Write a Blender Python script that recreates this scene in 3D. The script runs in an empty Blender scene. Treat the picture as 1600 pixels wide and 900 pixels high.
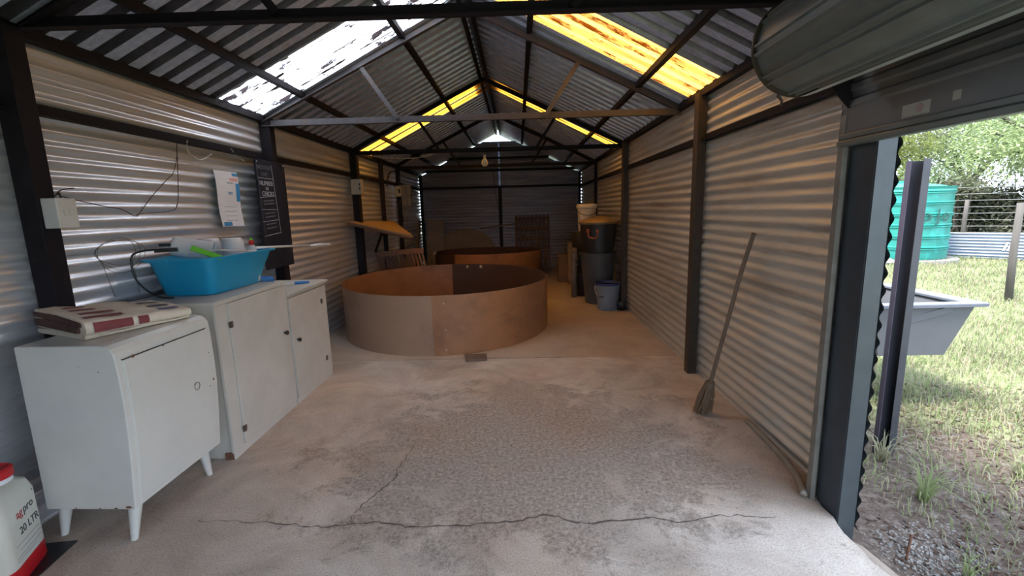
import bpy, bmesh, math, random
from mathutils import Vector, Matrix, Quaternion
random.seed(7)
SC = bpy.context.scene
COL = SC.collection
PI = math.pi

# ------------------------------------------------------------------ camera
cam_d = bpy.data.cameras.new('camera')
cam = bpy.data.objects.new('camera', cam_d)
COL.objects.link(cam)
cam_d.sensor_fit = 'HORIZONTAL'
cam_d.sensor_width = 36.0
cam_d.lens = 707.8 / 1600 * 36
cam_d.clip_start = 0.02
cam_d.clip_end = 400
pitch, yaw, roll = .1707, -.0164, -.0261
fw = Vector((math.sin(yaw) * math.cos(pitch), math.cos(yaw) * math.cos(pitch), -math.sin(pitch)))
rt = fw.cross(Vector((0, 0, 1))).normalized()
upv = rt.cross(fw)
r2 = rt * math.cos(roll) + upv * math.sin(roll)
u2 = upv * math.cos(roll) - rt * math.sin(roll)
m3 = Matrix((r2, u2, -fw)).transposed()
cam.matrix_world = Matrix.Translation((0, 0, 1.6)) @ m3.to_4x4()
SC.camera = cam

# ------------------------------------------------------------------ sky, sun, exposure
world = bpy.data.worlds.new('overcast_sky')
SC.world = world
world.use_nodes = True
wn = world.node_tree.nodes
wn['Background'].inputs[0].default_value = (0.82, 0.95, 1.17, 1)
wn['Background'].inputs[1].default_value = 1.0
sun_d = bpy.data.lights.new('sun', 'SUN')
sun_d.energy = 2.9
sun_d.angle = math.radians(14)
sun_d.color = (1.0, .96, .90)
sun = bpy.data.objects.new('sun', sun_d)
COL.objects.link(sun)
sun.rotation_euler = Vector((0.45, 0.25, -1.0)).to_track_quat('-Z', 'Y').to_euler()
SC.view_settings.view_transform = 'Standard'
SC.view_settings.look = 'None'
SC.view_settings.gamma = 1.0
SC.view_settings.use_curve_mapping = False
SC.view_settings.exposure = 2.1
SC.cycles.use_denoising = True
SC.cycles.max_bounces = 10
SC.cycles.diffuse_bounces = 6
SC.cycles.glossy_bounces = 4
SC.cycles.transmission_bounces = 6
SC.cycles.transparent_max_bounces = 8
SC.cycles.sample_clamp_indirect = 6.0
SC.cycles.caustics_reflective = False

# ------------------------------------------------------------------ materials
MATS = {}


def node_mat(name):
    m = bpy.data.materials.new(name)
    m.use_nodes = True
    nt = m.node_tree
    for n in list(nt.nodes):
        nt.nodes.remove(n)
    out = nt.nodes.new('ShaderNodeOutputMaterial')
    MATS[name] = m
    return m, nt, out


def N(nt, typ, **kw):
    n = nt.nodes.new(typ)
    for k, v in kw.items():
        if k.startswith('i_'):
            n.inputs[k[2:].replace('_', ' ')].default_value = v
        else:
            setattr(n, k, v)
    return n


def c4(c):
    return (c[0], c[1], c[2], 1.0)


def noise(nt, scale, stretch=(1, 1, 1), detail=5, rough=.6, coord='Object', dist=0.0):
    tc = N(nt, 'ShaderNodeTexCoord')
    mp = N(nt, 'ShaderNodeMapping')
    mp.inputs['Scale'].default_value = stretch
    nt.links.new(tc.outputs[coord], mp.inputs['Vector'])
    n = N(nt, 'ShaderNodeTexNoise')
    n.inputs['Scale'].default_value = scale
    n.inputs['Detail'].default_value = detail
    n.inputs['Roughness'].default_value = rough
    n.inputs['Distortion'].default_value = dist
    nt.links.new(mp.outputs['Vector'], n.inputs['Vector'])
    return n


def ramp(nt, src, stops):
    r = N(nt, 'ShaderNodeValToRGB')
    el = r.color_ramp.elements
    while len(el) < len(stops):
        el.new(0.5)
    for e, (p, c) in zip(el, stops):
        e.position = p
        e.color = c4(c) if len(c) == 3 else c
    nt.links.new(src, r.inputs['Fac'])
    return r


def mix(nt, fac, a, b, mode='MIX'):
    m = N(nt, 'ShaderNodeMixRGB', blend_type=mode)
    if isinstance(fac, (int, float)):
        m.inputs[0].default_value = fac
    else:
        nt.links.new(fac, m.inputs[0])
    for i, v in ((1, a), (2, b)):
        if isinstance(v, tuple):
            m.inputs[i].default_value = c4(v)
        else:
            nt.links.new(v, m.inputs[i])
    return m.outputs[0]


def pm(name, c1, c2=None, scale=6, lo=.35, hi=.65, rough=.6, metal=0.0, bump=0.0, bscale=60, stretch=(1, 1, 1),
       c3=None, scale3=2.0, lo3=.55, hi3=.7, stretch3=(1, 1, 1), spec=.5, rvar=0.0):
    m, nt, out = node_mat(name)
    b = N(nt, 'ShaderNodeBsdfPrincipled')
    nt.links.new(b.outputs[0], out.inputs[0])
    b.inputs['Roughness'].default_value = rough
    b.inputs['Metallic'].default_value = metal
    b.inputs['Specular IOR Level'].default_value = spec
    if c2 is None:
        c2 = tuple(v * .8 for v in c1)
    n1 = noise(nt, scale, stretch)
    col = ramp(nt, n1.outputs[0], [(lo, c1), (hi, c2)]).outputs[0]
    if c3 is not None:
        n3 = noise(nt, scale3, stretch3, detail=7, rough=.7, dist=.4)
        f3 = ramp(nt, n3.outputs[0], [(lo3, (0, 0, 0)), (hi3, (1, 1, 1))]).outputs[0]
        col = mix(nt, f3, col, c3)
    nt.links.new(col, b.inputs['Base Color'])
    if rvar:
        rr = ramp(nt, n1.outputs[0], [(lo, (rough - rvar,) * 3), (hi, (rough + rvar,) * 3)])
        nt.links.new(rr.outputs[0], b.inputs['Roughness'])
    if bump:
        nb = noise(nt, bscale, stretch, detail=4)
        bp = N(nt, 'ShaderNodeBump')
        bp.inputs['Strength'].default_value = bump
        bp.inputs['Distance'].default_value = .01
        nt.links.new(nb.outputs[0], bp.inputs['Height'])
        nt.links.new(bp.outputs[0], b.inputs['Normal'])
    return m


# galvanised sheets
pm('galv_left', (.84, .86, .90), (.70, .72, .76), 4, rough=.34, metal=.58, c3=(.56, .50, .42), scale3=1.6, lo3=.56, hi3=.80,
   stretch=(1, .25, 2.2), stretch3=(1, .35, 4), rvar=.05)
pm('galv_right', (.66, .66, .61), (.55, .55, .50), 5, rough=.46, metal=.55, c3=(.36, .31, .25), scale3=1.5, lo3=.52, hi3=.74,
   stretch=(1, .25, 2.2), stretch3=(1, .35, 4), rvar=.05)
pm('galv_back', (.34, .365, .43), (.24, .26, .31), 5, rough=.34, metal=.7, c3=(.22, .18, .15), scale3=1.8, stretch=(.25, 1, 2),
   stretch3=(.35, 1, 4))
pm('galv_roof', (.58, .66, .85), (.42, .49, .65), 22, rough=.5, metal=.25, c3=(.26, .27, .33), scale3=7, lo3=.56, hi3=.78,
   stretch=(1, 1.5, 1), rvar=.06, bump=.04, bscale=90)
pm('galv_rib', (.25, .25, .29), (.18, .18, .215), 14, rough=.32, metal=.85)  # darkened metal: shade of the roof ribs is put into this colour
pm('ridge_metal', (.28, .29, .31), rough=.5, metal=.6)
pm('steel_dark', (.010, .009, .013), (.016, .013, .017), 14, rough=.65, spec=.18, c3=(.034, .022, .018), scale3=5, lo3=.62, hi3=.8)
pm('steel_brown', (.045, .034, .025), (.06, .046, .034), 12, rough=.55, spec=.3, c3=(.055, .035, .024), scale3=5)
pm('steel_truss', (.05, .048, .058), (.072, .067, .075), 12, rough=.5, spec=.35, c3=(.08, .052, .034), scale3=4)
pm('jamb_paint', (.045, .055, .060), (.056, .068, .073), 9, rough=.45, metal=.1, c3=(.17, .16, .10), scale3=3, lo3=.66, hi3=.8)
pm('jamb_dark', (.032, .043, .055), (.042, .056, .07), 9, rough=.4, metal=.1)
pm('guide_strip', (.26, .25, .22), (.19, .18, .16), 8, rough=.5, metal=.35)
pm('roller_slat', (.12, .145, .14), (.15, .175, .17), 6, rough=.38, metal=.25, c3=(.16, .14, .10), scale3=2, stretch3=(1, .3, 1))
pm('roller_grey', (.15, .16, .165), (.12, .13, .135), 6, rough=.42, metal=.2)
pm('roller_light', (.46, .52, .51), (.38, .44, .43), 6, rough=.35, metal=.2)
pm('sticker', (.42, .42, .38), (.35, .35, .31), 8, rough=.6)
pm('sticker_pink', (.40, .30, .27), rough=.6)


def concrete(name, tones, worn=True):
    m, nt, out = node_mat(name)
    b = N(nt, 'ShaderNodeBsdfPrincipled')
    nt.links.new(b.outputs[0], out.inputs[0])
    b.inputs['Roughness'].default_value = .82
    b.inputs['Specular IOR Level'].default_value = .3
    base = ramp(nt, noise(nt, 1.5, detail=9, rough=.68, dist=.6).outputs[0], [(.36, tones[0]), (.5, tones[1]), (.64, tones[2])]).outputs[0]
    spk = noise(nt, 42, detail=6, rough=.82)
    col = base
    wear_out = None
    if worn:   # worn patches where the aggregate shows
        tc = N(nt, 'ShaderNodeTexCoord')
        sub = N(nt, 'ShaderNodeVectorMath', operation='SUBTRACT')
        sub.inputs[1].default_value = (.05, 2.85, 0)
        nt.links.new(tc.outputs['Object'], sub.inputs[0])
        sc_ = N(nt, 'ShaderNodeVectorMath', operation='MULTIPLY')
        sc_.inputs[1].default_value = (.50, .62, 0)
        nt.links.new(sub.outputs[0], sc_.inputs[0])
        ln = N(nt, 'ShaderNodeVectorMath', operation='LENGTH')
        nt.links.new(sc_.outputs[0], ln.inputs[0])
        wn_ = noise(nt, 3.0, detail=12, rough=.78, dist=.35)
        add = N(nt, 'ShaderNodeMath', operation='MULTIPLY_ADD')
        nt.links.new(wn_.outputs[0], add.inputs[0])
        add.inputs[1].default_value = -2.9
        nt.links.new(ln.outputs['Value'], add.inputs[2])
        wadd = N(nt, 'ShaderNodeMath', operation='ADD')
        nt.links.new(add.outputs[0], wadd.inputs[0])
        wadd.inputs[1].default_value = .98
        wear = ramp(nt, wadd.outputs[0], [(.0, (1, 1, 1)), (.24, (0, 0, 0))])
        agg = ramp(nt, spk.outputs[0], [(.30, (.13, .11, .092)), (.43, (.31, .265, .225)), (.56, (.47, .415, .365)), (.70, (.70, .64, .57))]).outputs[0]
        col = mix(nt, wear.outputs[0], base, agg)
        wear_out = wear.outputs[0]
    sp2 = ramp(nt, noise(nt, 110, detail=3, rough=.7).outputs[0], [(.33, (.62, .60, .57)), (.5, (1, 1, 1)), (.72, (1.2, 1.2, 1.2))]).outputs[0]
    col = mix(nt, .8 if worn else .45, col, sp2, 'MULTIPLY')
    pit = ramp(nt, noise(nt, 13, detail=8, rough=.82).outputs[0], [(.60, (1, 1, 1)), (.70, (.55, .5, .46))]).outputs[0]
    col = mix(nt, .9 if worn else .4, col, pit, 'MULTIPLY')
    red = ramp(nt, noise(nt, .9, detail=5).outputs[0], [(.46, (1, 1, 1)), (.7, (1.0, .85, .75))]).outputs[0]
    col = mix(nt, .9, col, red, 'MULTIPLY')
    nt.links.new(col, b.inputs['Base Color'])
    bp = N(nt, 'ShaderNodeBump')
    bp.inputs['Strength'].default_value = .5 if worn else .2
    bp.inputs['Distance'].default_value = .009
    nt.links.new(mix(nt, .4, spk.outputs[0], wear_out) if worn else spk.outputs[0], bp.inputs['Height'])
    nt.links.new(bp.outputs[0], b.inputs['Normal'])
    return m


concrete('concrete', ((.41, .355, .305), (.53, .47, .41), (.65, .59, .53)))
concrete('concrete_smooth', ((.43, .355, .28), (.49, .41, .33), (.55, .47, .385)), False)
pm('crack_dirt', (.10, .08, .065), (.17, .14, .115), 30, rough=.95)


def skylight(name, tint, dirt, lo, hi, scale, stretch, gloss=.05):
    m, nt, out = node_mat(name)
    tr = N(nt, 'ShaderNodeBsdfTranslucent')
    df = N(nt, 'ShaderNodeBsdfDiffuse')
    df.inputs['Color'].default_value = c4(dirt)
    n1 = noise(nt, scale, stretch, detail=6, rough=.75, dist=.25)
    f = ramp(nt, n1.outputs[0], [(lo, (0, 0, 0)), (hi, (1, 1, 1))]).outputs[0]
    n2 = noise(nt, 2.5, stretch, detail=4)
    colr = ramp(nt, n2.outputs[0], [(.3, tint), (.7, tuple(min(1, v * 1.25 + .02) for v in tint))]).outputs[0]
    nt.links.new(colr, tr.inputs['Color'])
    ms = N(nt, 'ShaderNodeMixShader')
    nt.links.new(f, ms.inputs[0])
    nt.links.new(tr.outputs[0], ms.inputs[1])
    nt.links.new(df.outputs[0], ms.inputs[2])
    nt.links.new(ms.outputs[0], out.inputs[0])
    return m


skylight('skylight_clear', (.95, .96, 1.0), (.07, .055, .06), .525, .555, 2.6, (1.0, 7.0, 1.0))
skylight('skylight_orange', (.98, .38, .06), (.22, .09, .025), .52, .60, 3.2, (.6, 7.0, .6))
skylight('skylight_amber', (1.0, .34, .02), (.14, .06, .02), .54, .62, 4.0, (.15, 3.6, .15))

pm('white_enamel', (.66, .665, .62), (.60, .605, .565), 3.0, rough=.34, c3=(.50, .47, .40), scale3=2.2, lo3=.60, hi3=.85)
pm('white_paint', (.60, .585, .53), (.53, .515, .465), 3.2, rough=.42, c3=(.44, .39, .31), scale3=2.5, lo3=.60, hi3=.82)
pm('chip_rust', (.13, .06, .04), (.20, .10, .06), 30, rough=.9)
pm('hinge_brown', (.09, .065, .05), (.14, .10, .08), 40, rough=.5, metal=.4)
pm('knob_black', (.012, .012, .013), rough=.3)
pm('gap_dark', (.02, .018, .016), rough=.9)
pm('tub_blue', (.012, .34, .60), (.010, .30, .55), 5, rough=.35, c3=(.015, .22, .42), scale3=6, lo3=.62, hi3=.8)
pm('plastic_white', (.74, .75, .77), (.68, .69, .71), 6, rough=.4)
pm('plastic_green', (.18, .62, .05), rough=.4)
pm('plastic_black', (.012, .012, .014), (.02, .02, .022), 8, rough=.4)
pm('plastic_red', (.55, .012, .018), (.46, .008, .014), 5, rough=.4)
pm('plastic_blue', (.03, .22, .62), rough=.4)
pm('metal_rod', (.68, .68, .66), (.58, .58, .56), 10, rough=.35, metal=.25)
pm('soap_clear', (.55, .62, .66), rough=.15)
pm('bag_cream', (.66, .58, .46), (.72, .66, .56), 7, rough=.7, c3=(.45, .37, .27), scale3=4, bump=.15, bscale=30)
pm('bag_maroon', (.17, .035, .045), (.22, .05, .055), 12, rough=.65)
pm('bag_navy', (.05, .06, .09), (.09, .10, .14), 12, rough=.65)
pm('bag_blue', (.11, .15, .30), rough=.65)
pm('bag_inner', (.06, .028, .025), (.10, .05, .04), 14, rough=.9)
pm('jug_white', (.62, .61, .54), (.55, .53, .45), 5, rough=.42, c3=(.36, .28, .18), scale3=4, lo3=.62, hi3=.82)
pm('print_dark', (.06, .07, .075), rough=.7)
pm('print_red', (.42, .05, .05), rough=.7)
pm('print_grey', (.35, .35, .36), rough=.7)
pm('print_blue', (.06, .30, .62), rough=.6)
pm('print_pink', (.72, .36, .33), rough=.6)
pm('paper', (.74, .75, .80), (.70, .70, .72), 4, rough=.7)
pm('board_black', (.012, .014, .022), (.018, .020, .030), 5, rough=.7, spec=.25, c3=(.030, .032, .042), scale3=4)
pm('chalk', (.46, .48, .52), (.36, .38, .42), 50, rough=.95)
pm('chalk_faint', (.13, .14, .17), (.09, .10, .12), 50, rough=.95)
pm('switch_white', (.66, .66, .64), (.60, .60, .57), 6, rough=.4)
pm('box_cream', (.52, .49, .42), (.46, .43, .37), 6, rough=.45)
pm('box_grey', (.30, .29, .27), (.26, .25, .23), 6, rough=.5)
pm('cable_dark', (.03, .022, .02), rough=.6)
pm('wire_grey', (.13, .11, .10), rough=.5)
pm('cable_white', (.55, .53, .48), rough=.5)
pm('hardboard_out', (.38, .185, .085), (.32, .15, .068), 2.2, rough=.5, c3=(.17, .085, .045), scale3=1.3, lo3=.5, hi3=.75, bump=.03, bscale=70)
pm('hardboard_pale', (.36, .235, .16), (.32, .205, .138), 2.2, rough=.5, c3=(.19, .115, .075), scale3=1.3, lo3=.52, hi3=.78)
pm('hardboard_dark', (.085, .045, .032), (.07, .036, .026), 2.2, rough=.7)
pm('hardboard_edge', (.34, .24, .16), rough=.8)
pm('bolt_metal', (.7, .68, .62), rough=.3, metal=.7)
pm('tile_brown', (.17, .115, .085), (.14, .095, .07), 14, rough=.8)
pm('wood_shelf', (.34, .25, .17), (.26, .185, .12), 4, rough=.65, stretch=(1, 6, 1))
pm('wood_dark', (.095, .055, .042), (.13, .075, .055), 6, rough=.75, stretch=(1, 1, .3))
pm('wood_pink', (.26, .145, .105), (.20, .11, .08), 6, rough=.75)
pm('wood_grey', (.16, .135, .115), (.12, .10, .085), 5, rough=.8, stretch=(3, 3, .4))
pm('board_grey', (.27, .235, .195), (.22, .19, .155), 3, rough=.8)
pm('board_tan', (.24, .19, .14), (.19, .15, .11), 3, rough=.8)
pm('bin_grey', (.075, .077, .08), (.06, .062, .065), 5, rough=.55)
pm('bin_black', (.016, .016, .018), (.024, .023, .024), 5, rough=.45)
pm('lid_metal', (.30, .22, .13), (.24, .17, .10), 7, rough=.5, metal=.45)
pm('handle_orange', (.50, .15, .06), rough=.5)
pm('bucket_blue', (.22, .27, .32), (.19, .235, .28), 5, rough=.5)
pm('bucket_rim', (.04, .06, .22), rough=.45)
pm('bucket_white', (.62, .58, .50), (.56, .52, .44), 5, rough=.45)
pm('cardboard', (.20, .13, .085), (.16, .10, .065), 4, rough=.85)
pm('cardboard_pale', (.30, .24, .19), rough=.85)
pm('broom_wood', (.17, .115, .08), (.13, .088, .062), 8, rough=.7, stretch=(1, 1, .2))
pm('broom_straw', (.15, .095, .06), (.21, .14, .085), 30, rough=.9)
pm('hose_grey', (.30, .26, .21), (.25, .215, .175), 8, rough=.6)
pm('bulb_glass', (.75, .70, .50), rough=.15)
# outside
pm('steel_channel', (.045, .048, .055), (.06, .062, .07), 6, rough=.5, metal=.35)
pm('steel_channel_dark', (.02, .02, .028), rough=.55, metal=.2)
pm('steel_primer', (.04, .03, .052), (.055, .042, .068), 8, rough=.6)
pm('trough_grey', (.095, .098, .106), (.085, .088, .096), 5, rough=.55)
pm('trough_rim', (.15, .165, .20), rough=.45)
pm('tank_green', (.018, .22, .18), (.016, .195, .16), 3, rough=.45, c3=(.03, .36, .33), scale3=1.2)
pm('tank_text', (.015, .07, .06), rough=.7)
pm('zinc_blue', (.30, .34, .42), (.26, .30, .37), 4, rough=.45, metal=.3)
pm('zinc_mark', (.55, .57, .60), rough=.6)
pm('fence_wood', (.10, .088, .078), (.07, .062, .055), 8, rough=.85, stretch=(1, 1, .2))
pm('fence_wire', (.30, .30, .29), rough=.5, metal=.5)
pm('bark', (.10, .085, .07), (.06, .05, .042), 8, rough=.9, bump=.4, bscale=12)
pm('soil', (.15, .11, .085), (.10, .072, .055), 5, rough=.95)
pm('stone_grey', (.24, .225, .205), (.15, .14, .13), 20, rough=.9)
pm('kerb', (.30, .25, .205), (.24, .195, .155), 12, rough=.9, c3=(.16, .12, .09), scale3=7, bump=.5, bscale=40)


def leafmat(name, c, tl=.35):
    m, nt, out = node_mat(name)
    d = N(nt, 'ShaderNodeBsdfDiffuse')
    t = N(nt, 'ShaderNodeBsdfTranslucent')
    n1 = noise(nt, .9, detail=3)
    col = ramp(nt, n1.outputs[0], [(.35, tuple(v * .75 for v in c)), (.65, tuple(v * 1.2 for v in c))]).outputs[0]
    nt.links.new(col, d.inputs[0])
    nt.links.new(col, t.inputs[0])
    ms = N(nt, 'ShaderNodeMixShader')
    ms.inputs[0].default_value = tl
    nt.links.new(d.outputs[0], ms.inputs[1])
    nt.links.new(t.outputs[0], ms.inputs[2])
    nt.links.new(ms.outputs[0], out.inputs[0])
    return m


leafmat('leaf_light', (.33, .40, .20))
leafmat('leaf_mid', (.24, .32, .17))
leafmat('leaf_yellow', (.38, .42, .16))
leafmat('leaf_dull', (.15, .155, .11))
leafmat('grass_green', (.25, .30, .14))
leafmat('grass_pale', (.36, .35, .23))
leafmat('grass_dry', (.32, .26, .19))
leafmat('litter_brown', (.10, .065, .05), .1)
leafmat('litter_pale', (.17, .155, .14), .1)


def ground_mat():
    m, nt, out = node_mat('ground')
    b = N(nt, 'ShaderNodeBsdfPrincipled')
    b.inputs['Roughness'].default_value = .95
    b.inputs['Specular IOR Level'].default_value = .1
    nt.links.new(b.outputs[0], out.inputs[0])
    soil = ramp(nt, noise(nt, 22, detail=8, rough=.75).outputs[0], [(.3, (.05, .037, .03)), (.5, (.11, .083, .068)), (.7, (.22, .19, .165))]).outputs[0]
    grass = ramp(nt, noise(nt, 9, detail=8, rough=.75).outputs[0], [(.3, (.10, .105, .06)), (.5, (.165, .178, .092)), (.7, (.25, .238, .15))]).outputs[0]
    tc = N(nt, 'ShaderNodeTexCoord')
    sub = N(nt, 'ShaderNodeVectorMath', operation='SUBTRACT')
    sub.inputs[1].default_value = (2.6, 1.6, 0)
    nt.links.new(tc.outputs['Object'], sub.inputs[0])
    sc_ = N(nt, 'ShaderNodeVectorMath', operation='MULTIPLY')
    sc_.inputs[1].default_value = (.20, .27, 0)
    nt.links.new(sub.outputs[0], sc_.inputs[0])
    ln = N(nt, 'ShaderNodeVectorMath', operation='LENGTH')
    nt.links.new(sc_.outputs[0], ln.inputs[0])
    nn = noise(nt, 1.6, detail=6, rough=.7)
    ad = N(nt, 'ShaderNodeMath', operation='MULTIPLY_ADD')
    nt.links.new(nn.outputs[0], ad.inputs[0])
    ad.inputs[1].default_value = .9
    nt.links.new(ln.outputs['Value'], ad.inputs[2])
    f = ramp(nt, ad.outputs[0], [(.82, (0, 0, 0)), (1.0, (1, 1, 1))])
    f.color_ramp.elements[1].position = 1.0
    nt.links.new(mix(nt, f.outputs[0], soil, grass), b.inputs['Base Color'])
    bp = N(nt, 'ShaderNodeBump')
    bp.inputs['Strength'].default_value = .6
    bp.inputs['Distance'].default_value = .03
    nt.links.new(noise(nt, 30, detail=6, rough=.7).outputs[0], bp.inputs['Height'])
    nt.links.new(bp.outputs[0], b.inputs['Normal'])


ground_mat()

# ------------------------------------------------------------------ mesh helpers


def worigin(o):
    v = Vector((0, 0, 0))
    while o is not None:
        v += o.location
        o = o.parent
    return v


class MB:
    """collects geometry in world coordinates and links it as one mesh object"""

    def __init__(s):
        s.v, s.f, s.mi = [], [], []

    def add(s, vs, fs, mi=0):
        o = len(s.v)
        s.v += [tuple(p) for p in vs]
        s.f += [tuple(i + o for i in f) for f in fs]
        s.mi += [mi] * len(fs)
        return s

    def box(s, x0, x1, y0, y1, z0, z1, mi=0, M=None):
        vs = [Vector((x, y, z)) for x in (x0, x1) for y in (y0, y1) for z in (z0, z1)]
        if M is not None:
            vs = [M @ v for v in vs]
        return s.add(vs, [(0, 1, 3, 2), (4, 6, 7, 5), (0, 4, 5, 1), (2, 3, 7, 6), (0, 2, 6, 4), (1, 5, 7, 3)], mi)

    def prism(s, pts, off, mi=0):
        """closed polygon pts (3d) extruded by the vector off"""
        n = len(pts)
        off = Vector(off)
        a = [Vector(p) for p in pts]
        return s.add(a + [p + off for p in a],
                     [tuple(range(n))[::-1], tuple(range(n, 2 * n))] + [(i, (i + 1) % n, n + (i + 1) % n, n + i) for i in range(n)], mi)

    def tube(s, path, r, seg=8, mi=0, cap=True):
        path = [Vector(p) for p in path]
        rs = r if isinstance(r, (list, tuple)) else [r] * len(path)
        rings = []
        up_ = Vector((0, 0, 1))
        for i, p in enumerate(path):
            t = (path[min(i + 1, len(path) - 1)] - path[max(i - 1, 0)]).normalized()
            ref = up_ if abs(t.z) < .95 else Vector((1, 0, 0))
            a = t.cross(ref).normalized()
            b = a.cross(t).normalized()
            rings.append([p + (a * math.cos(2 * PI * k / seg) + b * math.sin(2 * PI * k / seg)) * rs[i] for k in range(seg)])
        vs = [q for g in rings for q in g]
        fs = []
        for i in range(len(path) - 1):
            for k in range(seg):
                k2 = (k + 1) % seg
                fs.append((i * seg + k, i * seg + k2, (i + 1) * seg + k2, (i + 1) * seg + k))
        if cap:
            fs.append(tuple(range(seg))[::-1])
            fs.append(tuple((len(path) - 1) * seg + k for k in range(seg)))
        return s.add(vs, fs, mi)

    def lathe(s, c, prof, seg=28, mi=0, M=None, sy=1.0, close=False):
        """prof: list of (radius, z) round the vertical axis through c"""
        vs = []
        for r, z in prof:
            for k in range(seg):
                p = Vector((r * math.cos(2 * PI * k / seg), r * sy * math.sin(2 * PI * k / seg), z))
                vs.append((M @ p if M is not None else p) + Vector(c))
        fs = []
        for i in range(len(prof) - 1):
            for k in range(seg):
                k2 = (k + 1) % seg
                fs.append((i * seg + k, i * seg + k2, (i + 1) * seg + k2, (i + 1) * seg + k))
        if prof[0][0] > 1e-4:
            fs.append(tuple(range(seg))[::-1])
        if prof[-1][0] > 1e-4:
            fs.append(tuple((len(prof) - 1) * seg + k for k in range(seg)))
        return s.add(vs, fs, mi)

    def bar(s, a, b, w, h, mi=0, up=(0, 0, 1)):
        """rectangular bar from a to b: width w across, height h along up"""
        a, b = Vector(a), Vector(b)
        t = (b - a).normalized()
        u = Vector(up)
        sd = t.cross(u).normalized()
        u = sd.cross(t).normalized()
        c = [sd * (w / 2) + u * (h / 2), sd * (-w / 2) + u * (h / 2), sd * (-w / 2) - u * (h / 2), sd * (w / 2) - u * (h / 2)]
        return s.add([a + q for q in c] + [b + q for q in c],
                     [(0, 1, 2, 3), (7, 6, 5, 4), (0, 4, 5, 1), (1, 5, 6, 2), (2, 6, 7, 3), (3, 7, 4, 0)], mi)

    def angle(s, a, b, w, h, t, up=(0, 0, 1), flip=1, mi=0):
        """L section: a vertical leg of height h and a flat leg of width w"""
        a, b = Vector(a), Vector(b)
        d = (b - a).normalized()
        u = Vector(up)
        sd = d.cross(u).normalized()
        u = sd.cross(d).normalized()
        sd = sd * flip
        s.bar(a, b, t, h, mi, up=u)
        o = sd * (w / 2) - u * (h / 2 - t / 2)
        s.bar(a + o, b + o, w, t, mi, up=u)
        return s

    def build(s, name, mats, parent=None, smooth=False, origin=None, auto=None):
        me = bpy.data.meshes.new(name)
        vs = [Vector(p) for p in s.v]
        if origin is not None:
            org = Vector(origin)
        elif parent is not None:
            org = worigin(parent)
        else:
            xs = [p.x for p in vs]; ys = [p.y for p in vs]; zs = [p.z for p in vs]
            org = Vector(((min(xs) + max(xs)) / 2, (min(ys) + max(ys)) / 2, min(zs)))
        me.from_pydata([p - org for p in vs], [], s.f)
        if isinstance(mats, str):
            mats = [mats]
        for m in mats:
            me.materials.append(MATS[m])
        if len(mats) > 1:
            me.polygons.foreach_set('material_index', s.mi)
        bm = bmesh.new()
        bm.from_mesh(me)
        bmesh.ops.recalc_face_normals(bm, faces=bm.faces)
        bm.to_mesh(me)
        bm.free()
        if smooth:
            me.polygons.foreach_set('use_smooth', [True] * len(me.polygons))
            if auto is not None:
                try:
                    me.set_sharp_from_angle(angle=math.radians(auto))
                except Exception:
                    pass
        me.update()
        o = bpy.data.objects.new(name, me)
        COL.objects.link(o)
        if parent is not None:
            o.parent = parent
            o.location = org - worigin(parent)
        else:
            o.location = org
        return o


def bevel(o, w, seg=2, ang=40):
    m = o.modifiers.new('bevel', 'BEVEL')
    m.width = w
    m.segments = seg
    m.limit_method = 'ANGLE'
    m.angle_limit = math.radians(ang)
    return o


def tag(o, label, cat, group=None, kind=None):
    o['label'] = label
    o['category'] = cat
    if group:
        o['group'] = group
    if kind:
        o['kind'] = kind
    return o


def thing(name, label, cat, loc=(0, 0, 0), group=None):
    o = bpy.data.objects.new(name, None)
    COL.objects.link(o)
    o.location = loc
    o.empty_display_size = .1
    return tag(o, label, cat, group)


def struct(name, loc=(0, 0, 0)):
    o = bpy.data.objects.new(name, None)
    COL.objects.link(o)
    o.location = loc
    o['kind'] = 'structure'
    return o


def sub_empty(name, parent):
    o = bpy.data.objects.new(name, None)
    COL.objects.link(o)
    o.parent = parent
    return o


def text(name, body, size, mat, parent, origin, xdir, ydir, extrude=.0006, align='CENTER', spacing=1.0, squeeze=1.0):
    """flat lettering lying in the plane spanned by xdir and ydir, its centre at origin"""
    cu = bpy.data.curves.new(name, 'FONT')
    cu.body = body
    cu.size = size
    cu.extrude = extrude
    cu.align_x = align
    cu.align_y = 'CENTER'
    cu.space_character = spacing
    cu.materials.append(MATS[mat])
    o = bpy.data.objects.new(name, cu)
    COL.objects.link(o)
    x = Vector(xdir).normalized()
    y = Vector(ydir)
    y = (y - x * y.dot(x)).normalized()
    z = x.cross(y)
    M = Matrix((x * squeeze, y, z)).transposed().to_4x4()
    me = bpy.data.meshes.new_from_object(o)
    COL.objects.unlink(o)
    bpy.data.objects.remove(o)
    bpy.data.curves.remove(cu)
    o = bpy.data.objects.new(name, me)
    COL.objects.link(o)
    me.name = name
    if parent is not None:
        o.parent = parent
    o.matrix_local = Matrix.Translation(Vector(origin) - worigin(parent)) @ M
    return o


def catmull(pts, n=8):
    pts = [Vector(p) for p in pts]
    out = []
    P = [pts[0]] + pts + [pts[-1]]
    for i in range(1, len(P) - 2):
        for k in range(n):
            t = k / n
            a, b, c, d = P[i - 1], P[i], P[i + 1], P[i + 2]
            out.append(.5 * ((2 * b) + (c - a) * t + (2 * a - 5 * b + 4 * c - d) * t * t + (3 * b - a - 3 * c + d) * t ** 3))
    out.append(pts[-1])
    return out


# ------------------------------------------------------------------ shell dimensions
XL, XR, EAVE = -2.60, 1.70, 2.55
XC, ZR = -.456, 3.62
YB, YF = 12.30, -1.10          # back wall, added front wall
PITCH, AMP = .083, .0135


def zroof(x):
    return EAVE + (ZR - EAVE) * ((x - XL) / (XC - XL) if x < XC else (XR - x) / (XR - XC))


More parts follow.
